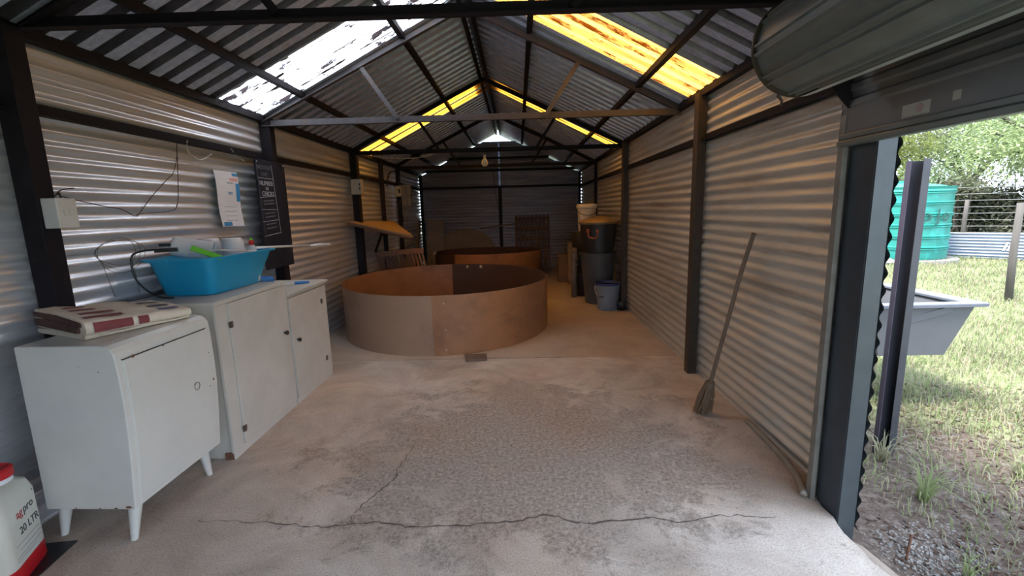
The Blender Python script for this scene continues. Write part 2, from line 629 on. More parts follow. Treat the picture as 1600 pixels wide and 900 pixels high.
# ------------------------------------------------------------------ side walls
def wall_sheet(parent, plane, off, y0, y1, z0, z1, mat):
    n = max(4, int(round((z1 - z0) / PITCH * 8)))
    vs, fs = [], []
    for i in range(n + 1):
        z = z0 + (z1 - z0) * i / n
        x = plane + off + AMP * math.sin(2 * PI * z / PITCH)
        vs += [(x, y0, z), (x, y1, z)]
        if i:
            fs.append((2 * i - 2, 2 * i - 1, 2 * i + 1, 2 * i))
    return MB().add(vs, fs).build('corrugated_sheet', mat, parent, smooth=True)


ROWS = [(-.03, .60), (.50, 1.40), (1.26, 2.25), (2.15, 2.60)]
wl = struct('wall_left')
cutsL = [[YF, .9, 2.40, 4.80, 7.25, 9.75, YB - .02], [YF, .6, 2.42, 4.78, 7.27, 9.72, YB - .02],
         [YF, .9, 2.40, 4.80, 7.25, 9.75, YB - .02], [YF, 1.1, 3.02, 5.2, 7.3, 9.8, YB - .02]]
for r, (z0, z1) in enumerate(ROWS):
    c = cutsL[r]
    for k in range(len(c) - 1):
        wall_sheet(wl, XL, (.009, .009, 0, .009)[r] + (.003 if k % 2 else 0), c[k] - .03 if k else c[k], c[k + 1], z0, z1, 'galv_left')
wr = struct('wall_right')
cutsR = [2.26, 4.25, 7.2, 9.8, YB - .02]
for r, (z0, z1) in enumerate(ROWS[:3]):
    for k in range(4):
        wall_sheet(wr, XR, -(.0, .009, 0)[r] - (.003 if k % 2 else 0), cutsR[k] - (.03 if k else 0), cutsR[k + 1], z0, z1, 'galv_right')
cc = [YF, 1.0, 2.9, 5.2, 7.6, 10.0, YB - .02]
for k in range(6):
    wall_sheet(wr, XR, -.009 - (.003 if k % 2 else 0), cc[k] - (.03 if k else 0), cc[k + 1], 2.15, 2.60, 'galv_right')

for (y0, y1, w) in ((-.05, .05, 1), (2.34, 2.44, 1), (4.72, 4.82, 1), (7.18, 7.30, 1), (8.66, 8.72, .6), (9.86, 9.96, .8), (12.18, 12.26, .8)):
    x1 = -2.47 if w == 1 else -2.5
    p = MB().box(-2.575, x1, y0, y1, 0, 2.56).build('post', 'steel_dark', wl)
    bevel(p, .004)
MB().box(-2.575, -2.515, YF, YB - .05, 2.535, 2.60).build('wall_plate', 'steel_dark', wl)
MB().angle((-2.57, YF, 2.195), (-2.57, YB - .05, 2.195), .05, .065, .006, flip=1).build('girt', 'steel_dark', wl)
for (y0, y1, x0) in ((4.18, 4.28, 1.60), (7.02, 7.14, 1.60), (9.7, 9.78, 1.62), (12.18, 12.26, 1.62)):
    p = MB().box(x0, 1.68, y0, y1, 0, 2.56).build('post', 'steel_brown' if y0 < 9 else 'steel_dark', wr)
    bevel(p, .004)
MB().box(1.62, 1.68, YF, YB - .05, 2.535, 2.60).build('wall_plate', 'steel_dark', wr)
MB().angle((1.675, 2.3, 2.185), (1.675, YB - .05, 2.185), .05, .06, .006, flip=-1).build('girt', 'steel_dark', wr)

# ------------------------------------------------------------------ back gable wall with daylight chinks at its edges
wb = struct('wall_back')
GL = [(2.55, 2.64), (2.75, 2.90), (3.23, 3.28), (3.33, 3.44)]
GR = [(2.57, 2.72), (2.77, 2.80), (2.84, 2.96), (3.25, 3.36), (3.39, 3.44)]


def back_sheet(z0, z1, xa, xb):
    n = max(4, int(round((z1 - z0) / PITCH * 8)))
    vs, fs = [], []
    for i in range(n + 1):
        z = z0 + (z1 - z0) * i / n
        y = YB + AMP * math.sin(2 * PI * z / PITCH)
        a, b = xa, xb
        if z > EAVE - .02:
            gl = .085 if any(p <= z <= q for p, q in GL) else -.03
            gr = .085 if any(p <= z <= q for p, q in GR) else -.03
            la = XL + (z - EAVE) / (ZR - EAVE) * (XC - XL) + gl
            lb = XR - (z - EAVE) / (ZR - EAVE) * (XR - XC) - gr
            a, b = max(a, la), min(b, lb)
        vs += [(a, y, z), (b, y, z)]
        if i:
            fs.append((2 * i - 2, 2 * i - 1, 2 * i + 1, 2 * i))
    MB().add(vs, fs).build('corrugated_sheet', 'galv_back', wb, smooth=True)


for (z0, z1) in ((-.03, .57), (.555, 1.40), (1.385, 2.23), (2.215, 2.70), (2.69, 3.37)):
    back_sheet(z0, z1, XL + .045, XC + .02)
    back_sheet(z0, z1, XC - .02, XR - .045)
MB().box(XC - .04, XC + .05, YB - .10, YB - .02, 0, 2.2).build('post', 'steel_dark', wb)
for z in (2.21, 2.64):
    MB().box(XL + .06, XR - .06, YB - .07, YB - .02, z - .03, z + .03).build('girt', 'steel_dark', wb)
MB().bar((-1.75, YB - .05, 2.95), (.85, YB - .05, 2.95), .05, .05).build('girt', 'steel_dark', wb)
for x0, x1 in ((XL + .005, XL + .06), (XR - .06, XR - .005)):
    m = MB()
    z = .02
    while z < 2.50:
        hgt = .075 if random.random() < .8 else .14
        m.box(x0, x1, YB - .012, YB - .006, z, z + hgt)
        z += hgt + (.034 if z > .9 else .004)
    m.build('corner_flashing', 'steel_dark', wb)

# ------------------------------------------------------------------ unseen front gable wall, added to cut daylight from behind; doorway sized for that
wf = struct('wall_front_added')
FX0, FX1, FZ = -.55, 1.60, 2.10


def front_sheet(z0, z1, xa, xb):
    n = max(4, int(round((z1 - z0) / PITCH * 8)))
    vs, fs = [], []
    for i in range(n + 1):
        z = z0 + (z1 - z0) * i / n
        y = YF + AMP * math.sin(2 * PI * z / PITCH)
        a, b = xa, xb
        if z > EAVE:
            a = max(a, XL + (z - EAVE) / (ZR - EAVE) * (XC - XL))
            b = min(b, XR - (z - EAVE) / (ZR - EAVE) * (XR - XC))
        vs += [(a, y, z), (b, y, z)]
        if i:
            fs.append((2 * i - 2, 2 * i - 1, 2 * i + 1, 2 * i))
    MB().add(vs, fs).build('corrugated_sheet', 'galv_left', wf, smooth=True)


for z0, z1 in ((-.03, .57), (.555, 1.40), (1.385, FZ)):
    front_sheet(z0, z1, XL, FX0)
    front_sheet(z0, z1, FX1, XR)
front_sheet(FZ, 2.70, XL, XR)
front_sheet(2.69, ZR - .02, XL, XR)
for x in (FX0 - .08, FX1):
    MB().box(x, x + .08, YF + .02, YF + .10, 0, 2.2).build('post', 'steel_dark', wf)
MB().box(XL + .02, XR - .02, YF + .02, YF + .08, FZ, FZ + .07).build('lintel', 'steel_dark', wf)

# ------------------------------------------------------------------ roof
ceil_ = struct('ceiling')
SW, RP = .70, .175


def roof_sheet(side, y0, mat, name, lift=0.0):
    ex, rx = (XL, XC) if side < 0 else (XR, XC)
    d = Vector((rx - ex, 0, ZR - EAVE)).normalized()
    nrm = Vector((-d.z, 0, d.x)) if side < 0 else Vector((d.z, 0, -d.x))
    if nrm.z < 0:
        nrm = -nrm
    L = math.hypot(rx - ex, ZR - EAVE)
    prof = []
    for k in range(4):
        b = y0 + k * RP
        prof += [(b, 0), (b + .090, 0), (b + .106, .045), (b + .159, .045)]
    prof += [(y0 + 4 * RP, 0), (y0 + 4 * RP + .03, 0)]
    ss = [-.10, .0, L * .33, L * .66, L - .02]
    vs, fs = [], []
    for s_ in ss:
        for (y, h) in prof:
            p = Vector((ex, y, EAVE)) + d * s_ + nrm * (h + lift)
            vs.append(p)
    n = len(prof)
    for i in range(len(ss) - 1):
        for k in range(n - 1):
            fs.append((i * n + k, i * n + k + 1, (i + 1) * n + k + 1, (i + 1) * n + k))
    mb = MB().add(vs, fs)
    if mat == 'skylight_amber':   # two glazed strips with a painted-over strip between them
        mid = [sum(vs[i].y for i in f) / 4 - y0 for f in fs]
        mb.mi = [0 if (m_ < .23 or .35 < m_ < .60) else 1 for m_ in mid]
        return mb.build(name, [mat, 'galv_rib'], ceil_)
    if mat == 'galv_roof':        # pale pans; shade in the rib recesses painted as darker metal
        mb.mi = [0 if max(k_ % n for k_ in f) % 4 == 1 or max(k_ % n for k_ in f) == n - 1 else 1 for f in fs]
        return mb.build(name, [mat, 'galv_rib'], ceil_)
    return mb.build(name, mat, ceil_)


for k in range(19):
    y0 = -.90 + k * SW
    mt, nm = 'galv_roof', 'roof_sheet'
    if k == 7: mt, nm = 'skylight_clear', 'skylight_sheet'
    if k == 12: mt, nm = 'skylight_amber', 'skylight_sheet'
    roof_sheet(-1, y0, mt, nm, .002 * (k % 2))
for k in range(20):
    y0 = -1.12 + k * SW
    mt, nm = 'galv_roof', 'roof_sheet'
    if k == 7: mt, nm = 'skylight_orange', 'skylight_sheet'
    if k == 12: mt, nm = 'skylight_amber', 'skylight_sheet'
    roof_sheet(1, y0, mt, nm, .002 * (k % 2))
MB().prism([(XC - .2, YF, ZR - .05), (XC, YF, ZR + .05), (XC + .2, YF, ZR - .05), (XC + .2, YF, ZR - .047), (XC, YF, ZR + .054), (XC - .2, YF, ZR - .047)],
           (0, YB + .1 - YF, 0)).build('ridge_cap', 'ridge_metal', ceil_)
for x in (-2.09, -1.06, .13, 1.19):
    z = zroof(x) - .028
    MB().angle((x, YF, z), (x, YB - .03, z), .05, .05, .006, flip=-1 if x < XC else 1).build('purlin', 'steel_dark', ceil_)
for x in (XC - .05, XC + .05):
    MB().bar((x, YF, ZR - .075), (x, YB - .03, ZR - .075), .035, .06).build('ridge_beam', 'steel_dark', ceil_)


def truss(y, z0, mat):
    t = sub_empty('roof_truss', ceil_)
    MB().angle((XL + .06, y, z0 + .033), (XR - .06, y, z0 + .033), .05, .066, .007, flip=1).build('bottom_chord', mat, t)
    for ex in (XL, XR):
        s = 1 if ex < 0 else -1
        a = Vector((ex + s * .05, y, EAVE + .0))
        b = Vector((XC, y, ZR - .075))
        MB().angle(a, b, .05, .06, .007, flip=1).build('rafter', mat, t)
    for (xa, xb) in ((-1.53, -1.19), (.62, .28)):
        MB().angle((xa, y - .01, zroof(xa) - .06), (xb, y - .01, z0 + .03), .04, .045, .006, up=(0, 1, 0)).build('web_strut', mat, t)
    return t


truss(2.46, 2.555, 'steel_dark')
truss(4.75, 2.487, 'steel_truss')
truss(7.2, 2.487, 'steel_dark')
truss(9.75, 2.487, 'steel_dark')

# ------------------------------------------------------------------ floor slab
fl = struct('floor')


def slab_edge(y):
    random.seed(int(y * 1000))
    return 1.575 + .018 * math.sin(y * 9) + random.uniform(-.012, .012)


ys = [YF, -.5, 0, .5, .9, 1.2, 1.4, 1.55, 1.65, 1.75, 1.82, 1.88, 1.94, 2.0, 2.06, 2.12, 2.2]
pts = [(XL - .08, YF, 0)] + [(slab_edge(y), y, 0) for y in ys] + [(1.60, 2.25, 0), (1.72, 2.27, 0), (1.72, 4.74, 0), (XL - .08, 4.78, 0)]
MB().prism([(p[0], p[1], 0) for p in pts], (0, 0, -.14)).build('floor_slab', 'concrete', fl)
MB().prism([(XL - .08, 4.785, .0), (1.72, 4.745, .0), (1.72, YB + .1, .0), (XL - .08, YB + .1, .0)], (0, 0, -.14)).build('floor_slab', 'concrete_smooth', fl)


def crack(pts, w):
    random.seed(len(pts) * 13)
    path = catmull([(x, y, 0) for x, y in pts], 9)
    vs, fs = [], []
    for i, p in enumerate(path):
        d = (path[min(i + 1, len(path) - 1)] - path[max(i - 1, 0)]).normalized()
        n = Vector((-d.y, d.x, 0))
        j = random.uniform(-.010, .010)
        ww = w * random.uniform(.35, 1.4) * (.4 + .6 * math.sin(PI * min(1, max(0, i / (len(path) - 1))))) 
        q = p + n * j
        vs += [(q.x - n.x * ww, q.y - n.y * ww, .0012), (q.x + n.x * ww, q.y + n.y * ww, .0012)]
        if i:
            fs.append((2 * i - 2, 2 * i - 1, 2 * i + 1, 2 * i))
    MB().add(vs, fs).build('crack', 'crack_dirt', fl)


crack([(-1.75, 2.16), (-1.35, 2.14), (-1.05, 2.10), (-.8, 2.13), (-.55, 2.09), (-.1, 2.11), (.12, 2.16), (.32, 2.10), (.62, 2.13), (.8, 2.10), (1.05, 2.14), (1.3, 2.12)], .006)
crack([(-.93, 2.12), (-.90, 2.28), (-.80, 2.5), (-.79, 2.7), (-.74, 2.95)], .004)
crack([(-1.4, 4.76), (-.6, 4.77), (.2, 4.76), (.75, 4.76)], .005)

MB().prism([(1.55, YF, -.09), (1.74, YF, -.09), (1.72, 1.2, -.085), (1.70, 1.75, -.08), (1.66, 2.0, -.075), (1.58, 2.1, -.075), (1.55, 2.0, -.075)], (0, 0, -.12)).build('trim_1', 'kerb')['kind'] = 'structure'

# ------------------------------------------------------------------ door opening: jamb, guide, roller shutter
jb = struct('door_1')
MB().box(1.597, 1.604, 2.105, 2.262, -.12, 2.32).box(1.604, 1.61, 2.12, 2.255, -.12, 2.32).build('jamb_side', 'jamb_dark', jb)
MB().box(1.600, 1.683, 2.097, 2.105, -.14, 2.32).box(1.61, 1.68, 2.105, 2.255, -.14, 2.32).build('jamb_face', 'jamb_paint', jb)
m = MB()
n = int(2.4 / PITCH * 8)
vs, fs = [], []
for i in range(n + 1):
    z = -.06 + 2.4 * i / n
    x = 1.694 + .009 * math.sin(2 * PI * z / PITCH)
    vs += [(x, 2.092, z), (x, 2.26, z)]
    if i: fs.append((2 * i - 2, 2 * i - 1, 2 * i + 1, 2 * i))
m.add(vs, fs).build('sheet_edge', 'jamb_paint', jb, smooth=True)
MB().box(1.56, 1.585, 2.262, 2.30, .0, 2.0).build('guide_rail', 'guide_strip', jb)
MB().box(1.60, 1.685, 2.30, 2.335, .0, 2.2).build('edge_angle', 'guide_strip', jb)
MB().box(1.585, 1.69, -.62, -.5, -.12, 2.32).build('jamb_side', 'jamb_dark', jb)

rd = thing('roller_door', 'rolled-up grey-green steel roller door with stickers above the open doorway', 'roller door', (1.33, .8, 1.855))
DX, DZ, DR = 1.28, 2.285, .208
YD0, YD1 = -.55, 2.20
# ribbed drum of the rolled curtain
prof = []
nr = 9
for k in range(nr):
    a0 = 2 * PI * k / nr
    st = 2 * PI / nr
    for f, dr in ((0, 0), (.13, .0), (.26, 0), (.40, 0), (.44, .013), (.50, .013), (.54, .002), (.66, .002), (.70, .013), (.76, .013), (.80, 0), (.90, 0)):
        prof.append((a0 + st * f, DR + dr - .012))
m = MB()
n = len(prof)
vs = [(DX + r * math.cos(a), YD0, DZ + r * math.sin(a)) for a, r in prof] + [(DX + r * math.cos(a), YD1, DZ + r * math.sin(a)) for a, r in prof]
m.add(vs, [(i, (i + 1) % n, n + (i + 1) % n, n + i) for i in range(n)])
m.build('drum', 'roller_slat', rd)
m = MB().lathe((0, 0, 0), [(DR - .03, 0), (DR + .006, 0), (DR + .006, .012), (DR - .03, .012)], 48)
m.v = [(DX + x, YD1 - .012 + z, DZ + y) for x, y, z in m.v]
m.build('drum_hoop', 'steel_brown', rd, smooth=True, auto=40)
m = MB().lathe((0, 0, 0), [(.0, 0), (DR - .03, 0), (DR - .03, .008), (.0, .008)], 40)
m.v = [(DX + x, YD1 - .06 + z, DZ + y) for x, y, z in m.v]
m.build('drum_end', 'steel_dark', rd)
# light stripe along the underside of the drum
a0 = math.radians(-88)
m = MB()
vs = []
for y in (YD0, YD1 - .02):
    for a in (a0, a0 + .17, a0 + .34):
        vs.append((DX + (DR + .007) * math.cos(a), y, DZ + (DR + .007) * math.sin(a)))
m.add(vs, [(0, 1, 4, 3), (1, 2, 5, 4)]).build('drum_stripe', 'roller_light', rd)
# hanging curtain: profiled slats
pr = [(1.46, 2.40), (1.54, 2.30), (1.566, 2.22), (1.566, 2.14), (1.556, 2.13), (1.556, 2.105), (1.566, 2.095), (1.566, 2.07), (1.556, 2.06), (1.556, 2.035), (1.566, 2.025), (1.566, 1.912)]
m = MB()
n = len(pr)
m.add([(x, YD0, z) for x, z in pr] + [(x, 2.295, z) for x, z in pr], [(i, i + 1, n + i + 1, n + i) for i in range(n - 1)])
m.build('curtain', 'roller_grey', rd)
m = MB().box(1.553, 1.583, YD0, 2.295, 1.884, 1.914).box(1.545, 1.59, YD0, 2.295, 1.856, 1.884)
bevel(m.build('bottom_rail', 'roller_slat', rd), .006)
MB().box(1.5635, 1.566, 1.82, 1.945, 1.922, 1.972).build('sticker', 'sticker', rd)
MB().lathe((0, 0, 0), [(0, 0), (.017, 0), (.017, .001), (0, .001)], 20).build('tmp', 'sticker_pink', rd, origin=(0, 0, 0))
o = rd.children[-1]; o.name = 'sticker_print'
o.location = Vector((1.5632, 1.865, 1.95)) - worigin(rd); o.rotation_euler = (0, -PI / 2, 0)
MB().box(1.5637, 1.566, 1.70, 1.73, 1.945, 1.977).build('sticker', 'sticker', rd)
MB().prism([(1.42, 2.24, 2.17), (1.59, 2.24, 2.20), (1.59, 2.24, 2.02), (1.555, 2.24, 2.03)], (0, .012, 0)).box(1.585, 1.60, 2.24, 2.33, 2.0, 2.32).build('bracket', 'steel_dark', rd)
MB().tube([(1.20, 2.205, 2.085), (1.225, 2.21, 2.06), (1.22, 2.21, 2.04)], .006, 6).build('latch', 'steel_brown', rd)

# ================================================================== things inside
# ---- small white cabinet on tapered legs
cb = thing('cabinet', 'small white enamel cabinet on tapered legs with a folded bag on top', 'cabinet', (-2.13, 2.32, 0))
front = [(-1.925, .185), (-1.912, .32), (-1.900, .45), (-1.890, .60), (-1.886, .75), (-1.888, .88), (-1.892, .955)]
topc = [(-1.896, .985), (-1.91, 1.008), (-1.935, 1.022), (-1.97, 1.027)]
prof = [(-2.37, .195)] + front + topc + [(-2.36, 1.03)]
bevel(MB().prism([(x, 2.0, z) for x, z in prof], (0, .655, 0)).build('body', 'white_enamel', cb), .006, 3, 50)
d = MB()
pr = [(x + .007, z) for x, z in front]
pr[0] = (pr[0][0], .215); pr[-1] = (pr[-1][0], .945)
pp = [(x, 2.035, z) for x, z in pr] + [(x - .012, 2.035, z) for x, z in reversed(pr)]
door = d.prism(pp, (0, .57, 0)).build('door', 'white_enamel', cb)
bevel(door, .003, 2, 50)
ring = [(-1.8755, 2.465 + .021 * math.cos(2 * PI * k / 7), .643 + .024 * math.sin(2 * PI * k / 7)) for k in range(8)]
MB().tube(ring, .0016, 5).build('knob_ring', 'knob_black', door)
MB().box(-1.8925, -1.884, 2.03, 2.61, .9475, .9495).build('door_gap', 'gap_dark', cb)
for (y, z, r) in ((2.28, .944, .006), (2.20, .951, .004), (2.36, .951, .005), (2.09, .948, .009), (2.60, .80, .004), (2.61, .63, .008), (2.575, .60, .004)):
    o = MB().lathe((0, 0, 0), [(0, 0), (r, 0), (r * .6, .001), (0, .001)], 7).build('paint_chip', 'chip_rust', cb, origin=(0, 0, 0))
    o.location = Vector((-1.8795 if z < .94 else -1.8835, y, z)) - worigin(cb); o.rotation_euler = (0, PI / 2, 0)
for (x, y, z, r) in ((-1.955, 2.0, .20, .018), (-2.02, 2.0, .195, .010), (-2.10, 2.0, .197, .007), (-2.22, 2.0, .20, .007), (-1.98, 2.0, .90, .005), (-2.07, 2.0, .93, .004)):
    o = MB().lathe((0, 0, 0), [(0, 0), (r, 0), (r * .6, .0012), (0, .0012)], 6, sy=.4).build('paint_chip', 'chip_rust', cb, origin=(0, 0, 0))
    o.location = Vector((x, 1.9995, z)) - worigin(cb); o.rotation_euler = (PI / 2, 0, 0)
for (a, b) in (((-1.965, 2.05, .20), (-1.985, 2.03, 0)), ((-2.33, 2.06, .21), (-2.39, 2.075, 0)), ((-1.985, 2.57, .20), (-1.985, 2.60, 0)), ((-2.33, 2.58, .21), (-2.37, 2.60, 0))):
    MB().tube([a, b], [.032, .016], 14).build('leg', 'white_enamel', cb, smooth=True, auto=40)

# ---- folded feed bag on the small cabinet
bg = thing('folded_bag', 'folded cream woven bag with maroon and navy stripes on small cabinet', 'bag', (-2.1, 2.35, 1.03))
A = Vector((-2.085, 2.085, 1.03))
E1 = Vector((.155, .42, 0)).normalized()
E2 = Vector((-.46, .19, 0)).normalized()
UZ = Vector((0, 0, 1))


def bagp(s, t_, z):      # s along the folded edge, t across, z up (thinner towards the far end)
    return A + E1 * s + E2 * t_ + UZ * (z * (1 - .35 * s / .5) * (1 + .55 * t_ / .47))


def bag_layer(t0, t1, z0, z1, s0, s1, fold=True):
    cs = []
    zm = (z0 + z1) / 2
    h = (z1 - z0) / 2
    for k in range(9):
        a = -PI / 2 + PI * k / 8
        cs.append((t0 - math.cos(a) * h * .6 + h * .6, zm + math.sin(a) * h))
    cs += [(t0 + (t1 - t0) * .5, z1 + .004), (t1 - .01, z1 - .006), (t1, zm), (t1 - .01, z0)]
    ss = [s0 + (s1 - s0) * k / 6 for k in range(7)]
    vs, fs = [], []
    n = len(cs)
    for i, s in enumerate(ss):
        wv = .004 * math.sin(i * 2.1 + t0 * 30)
        for (t_, z) in cs:
            vs.append(bagp(s, t_ + wv, z + (wv if z > zm else 0)))
    for i in range(6):
        for k in range(n):
            fs.append((i * n + k, i * n + (k + 1) % n, (i + 1) * n + (k + 1) % n, (i + 1) * n + k))
    fs += [tuple(range(n))[::-1], tuple(6 * n + k for k in range(n))]
    return MB().add(vs, fs)


bag_layer(.0, .47, .022, .088, .0, .50).build('outer_fold', 'bag_cream', bg, smooth=True, auto=50)
bag_layer(.02, .47, .001, .020, .0, .50).build('under_fold', 'bag_cream', bg, smooth=True, auto=50)
bag_layer(.05, .45, .030, .056, -.012, .3).build('inner_fold', 'bag_inner', bg, smooth=True, auto=50)
bag_layer(.03, .46, .060, .078, -.008, .3).build('inner_fold', 'bag_inner', bg, smooth=True, auto=50)


def patch(s0, s1, t0, t1, mat, side=False):
    if side:   # on the rounded folded edge
        vs, fs = [], []
        for i in range(4):
            s = s0 + (s1 - s0) * i / 3
            for k in range(5):
                a = -.75 + 1.7 * k / 4
                h = .033
                vs.append(bagp(s, -math.cos(a) * h * .6 + h * .6 - .007, .055 + math.sin(a) * h * 1.03) + UZ * .001)
        fs = [(i * 5 + k, i * 5 + k + 1, (i + 1) * 5 + k + 1, (i + 1) * 5 + k) for i in range(3) for k in range(4)]
        MB().add(vs, fs).build('printed_stripe', mat, bg, smooth=True)
    else:
        vs, fs = [], []
        for i in range(4):
            s = s0 + (s1 - s0) * i / 3
            for k in range(3):
                t_ = t0 + (t1 - t0) * k / 2
                f = min(t_ / .235, (.46 - t_) / .225, 1)
                vs.append(bagp(s, t_, .0885 + .004 * max(0, f)) + UZ * .0042)
        fs = [(i * 3 + k, i * 3 + k + 1, (i + 1) * 3 + k + 1, (i + 1) * 3 + k) for i in range(3) for k in range(2)]
        MB().add(vs, fs).build('printed_stripe', mat, bg)


patch(.03, .20, 0, 0, 'bag_maroon', True)
patch(.225, .275, 0, 0, 'bag_maroon', True)
for k, (s0, s1) in enumerate(((.03, .20), (.05, .20), (.05, .16), (.06, .15))):
    patch(s0, s1, .06 + k * .085, .10 + k * .085, 'bag_maroon')
for k in range(4):
    patch(.36, .47, .05 + k * .095, .085 + k * .095, 'bag_blue' if k == 0 else 'bag_navy')

# ---- tall white double cupboard, two units
cu = thing('cupboard', 'white wooden cupboard with one door carrying the blue tub', 'cupboard', (-2.2, 3.2, 0))
bevel(MB().box(-2.53, -1.94, 2.785, 3.635, .0, 1.045).build('body', 'white_paint', cu), .004)
bevel(MB().box(-2.55, -1.925, 2.765, 3.64, 1.045, 1.072).build('worktop', 'white_paint', cu), .004)
MB().box(-1.94, -1.925, 2.77, 2.885, .0, 1.045).box(-1.94, -1.928, 2.885, 3.638, .0, .055).build('face_frame', 'white_paint', cu)
dr = bevel(MB().box(-1.938, -1.915, 2.89, 3.63, .06, 1.04).build('door', 'white_paint', cu), .003)
for z in (.90, .165):
    MB().box(-1.916, -1.909, 2.875, 2.91, z - .02, z + .02).tube([(-1.908, 2.89, z - .022), (-1.908, 2.89, z + .022)], .005, 8).build('hinge', 'hinge_brown', dr)
o = MB().lathe((0, 0, 0), [(.008, 0), (.008, .012), (.018, .018), (.018, .028), (.012, .034), (0, .035)], 18).build('knob', 'knob_black', dr, smooth=True, origin=(0, 0, 0))
o.location = Vector((-1.915, 3.54, .665)) - worigin(dr); o.rotation_euler = (0, PI / 2, 0)
MB().box(-1.99, -1.93, 2.768, 2.784, .0, .045).build('rotten_edge', 'chip_rust', cu)
cu2 = thing('cupboard', 'lower white cupboard at the far end, blue-tipped tongs on top', 'cupboard', (-2.2, 4.05, 0))
bevel(MB().box(-2.53, -1.94, 3.66, 4.385, .0, .945).build('body', 'white_paint', cu2), .004)
bevel(MB().box(-2.55, -1.905, 3.648, 4.44, .945, .968).build('worktop', 'white_paint', cu2), .004)
MB().box(-1.94, -1.925, 3.65, 4.39, .0, .055).build('plinth', 'white_paint', cu2)
dr = bevel(MB().box(-1.938, -1.915, 3.665, 4.38, .06, .92).build('door', 'white_paint', cu2), .003)
for z in (.78, .21):
    MB().box(-1.916, -1.910, 4.25, 4.285, z - .022, z + .022).build('hinge', 'hinge_brown', dr)
o = MB().lathe((0, 0, 0), [(.008, 0), (.008, .012), (.018, .018), (.018, .028), (.012, .034), (0, .035)], 18).build('knob', 'knob_black', dr, smooth=True, origin=(0, 0, 0))
o.location = Vector((-1.915, 3.735, .55)) - worigin(dr); o.rotation_euler = (0, PI / 2, 0)

# ---- blue tub with washing up
tb = thing('wash_tub', 'bright blue plastic tub full of dishes on white cupboard', 'tub', (-2.29, 3.35, 1.0725))


def rrect(x0, x1, y0, y1, r, z, n=5):
    out = []
    for (cx, cy, a0) in ((x1 - r, y1 - r, 0), (x0 + r, y1 - r, 90), (x0 + r, y0 + r, 180), (x1 - r, y0 + r, 270)):
        for k in range(n + 1):
            a = math.radians(a0 + 90 * k / n)
            out.append(Vector((cx + r * math.cos(a), cy + r * math.sin(a), z)))
    return out


def loops(mb, rings, capb=True, capt=False):
    n = len(rings[0])
    vs = [p for r in rings for p in r]
    fs = [(i * n + k, i * n + (k + 1) % n, (i + 1) * n + (k + 1) % n, (i + 1) * n + k) for i in range(len(rings) - 1) for k in range(n)]
    if capb: fs.append(tuple(range(n))[::-1])
    if capt: fs.append(tuple((len(rings) - 1) * n + k for k in range(n)))
    return mb.add(vs, fs)


RX0, RX1, RY0, RY1 = -2.52, -2.055, 2.975, 3.80
m = MB()
loops(m, [rrect(-2.47, -2.11, 3.05, 3.64, .06, 1.075), rrect(-2.475, -2.10, 3.04, 3.65, .06, 1.10), rrect(-2.51, -2.065, 2.99, 3.785, .06, 1.318),
          rrect(RX0 - .02, RX1 + .02, RY0 - .02, RY1 + .02, .07, 1.322), rrect(RX0 - .022, RX1 + .022, RY0 - .022, RY1 + .022, .07, 1.334),
          rrect(RX0 + .005, RX1 - .005, RY0 + .005, RY1 - .005, .06, 1.336), rrect(-2.505, -2.07, 2.995, 3.78, .06, 1.31), rrect(-2.465, -2.115, 3.055, 3.635, .06, 1.082)])
m.f.append(tuple(len(m.v) - 24 + k for k in range(24))); m.mi.append(0)
m.build('basin', 'tub_blue', tb, smooth=True, auto=45)
MB().box(-2.46, -2.32, 2.935, 2.955, 1.318, 1.336).build('handle', 'tub_blue', tb)

Mj = Vector((.23, .13, -.075)).to_track_quat('Z', 'Y').to_matrix().to_4x4()
tag(MB().lathe((-2.385, 3.09, 1.42), [(0, 0), (.052, 0), (.064, .008), (.068, .03), (.076, .235), (.080, .24), (.076, .242), (.066, .03), (0, .02)], 28, M=Mj).build('measuring_jug', 'plastic_white', None, smooth=True, auto=50),
    'white plastic jug lying on its side over rim of blue tub', 'jug')
for i, (x, lb) in enumerate(((-2.385, 'white tub container upside down beside the white jug'), (-2.205, 'white upside-down container nearest the soap bottle'))):
    tag(MB().lathe((x, 3.48, 1.085), [(.078, 0), (.078, .25), (.074, .32), (.066, .35), (.058, .357), (0, .358)], 26).build('plastic_container', 'plastic_white', None, smooth=True, auto=50), lb, 'container', 'white containers in the tub')
tag(MB().bar((-2.20, 3.02, 1.405), (-2.05, 3.09, 1.325), .035, .008, up=(.3, -.8, .5)).build('spatula', 'plastic_green', None), 'lime green plastic utensil sticking out of blue tub', 'utensil')
tag(MB().tube([(-2.27, 3.08, 1.36), (-2.10, 3.16, 1.375), (-2.02, 3.45, 1.34)], .006, 8).build('dish_rack_wire', 'metal_rod', None), 'thin pale wire lying across the blue tub', 'wire')
rdh = thing('braai_tongs', 'long metal tongs lying across tub, hooked end pointing right', 'tongs', (-2.1, 3.8, 1.33))
MB().tube([(-2.37, 3.25, 1.368), (-2.05, 3.83, 1.345), (-1.86, 4.2, 1.325)], .007, 8).build('shaft', 'metal_rod', rdh, smooth=True)
MB().tube([(-2.34, 3.27, 1.352), (-2.09, 3.75, 1.343), (-1.95, 4.02, 1.33)], .005, 8).build('shaft', 'metal_rod', rdh, smooth=True)
MB().tube([(-1.90, 4.12, 1.326), (-1.85, 4.22, 1.328), (-1.80, 4.31, 1.318), (-1.795, 4.33, 1.30)], [.010, .014, .012, .005], 8).build('hooked_end', 'metal_rod', rdh, smooth=True)
sb = thing('soap_bottle', 'clear dish soap bottle with red collar and green cap', 'bottle', (-2.13, 3.60, 1.085))
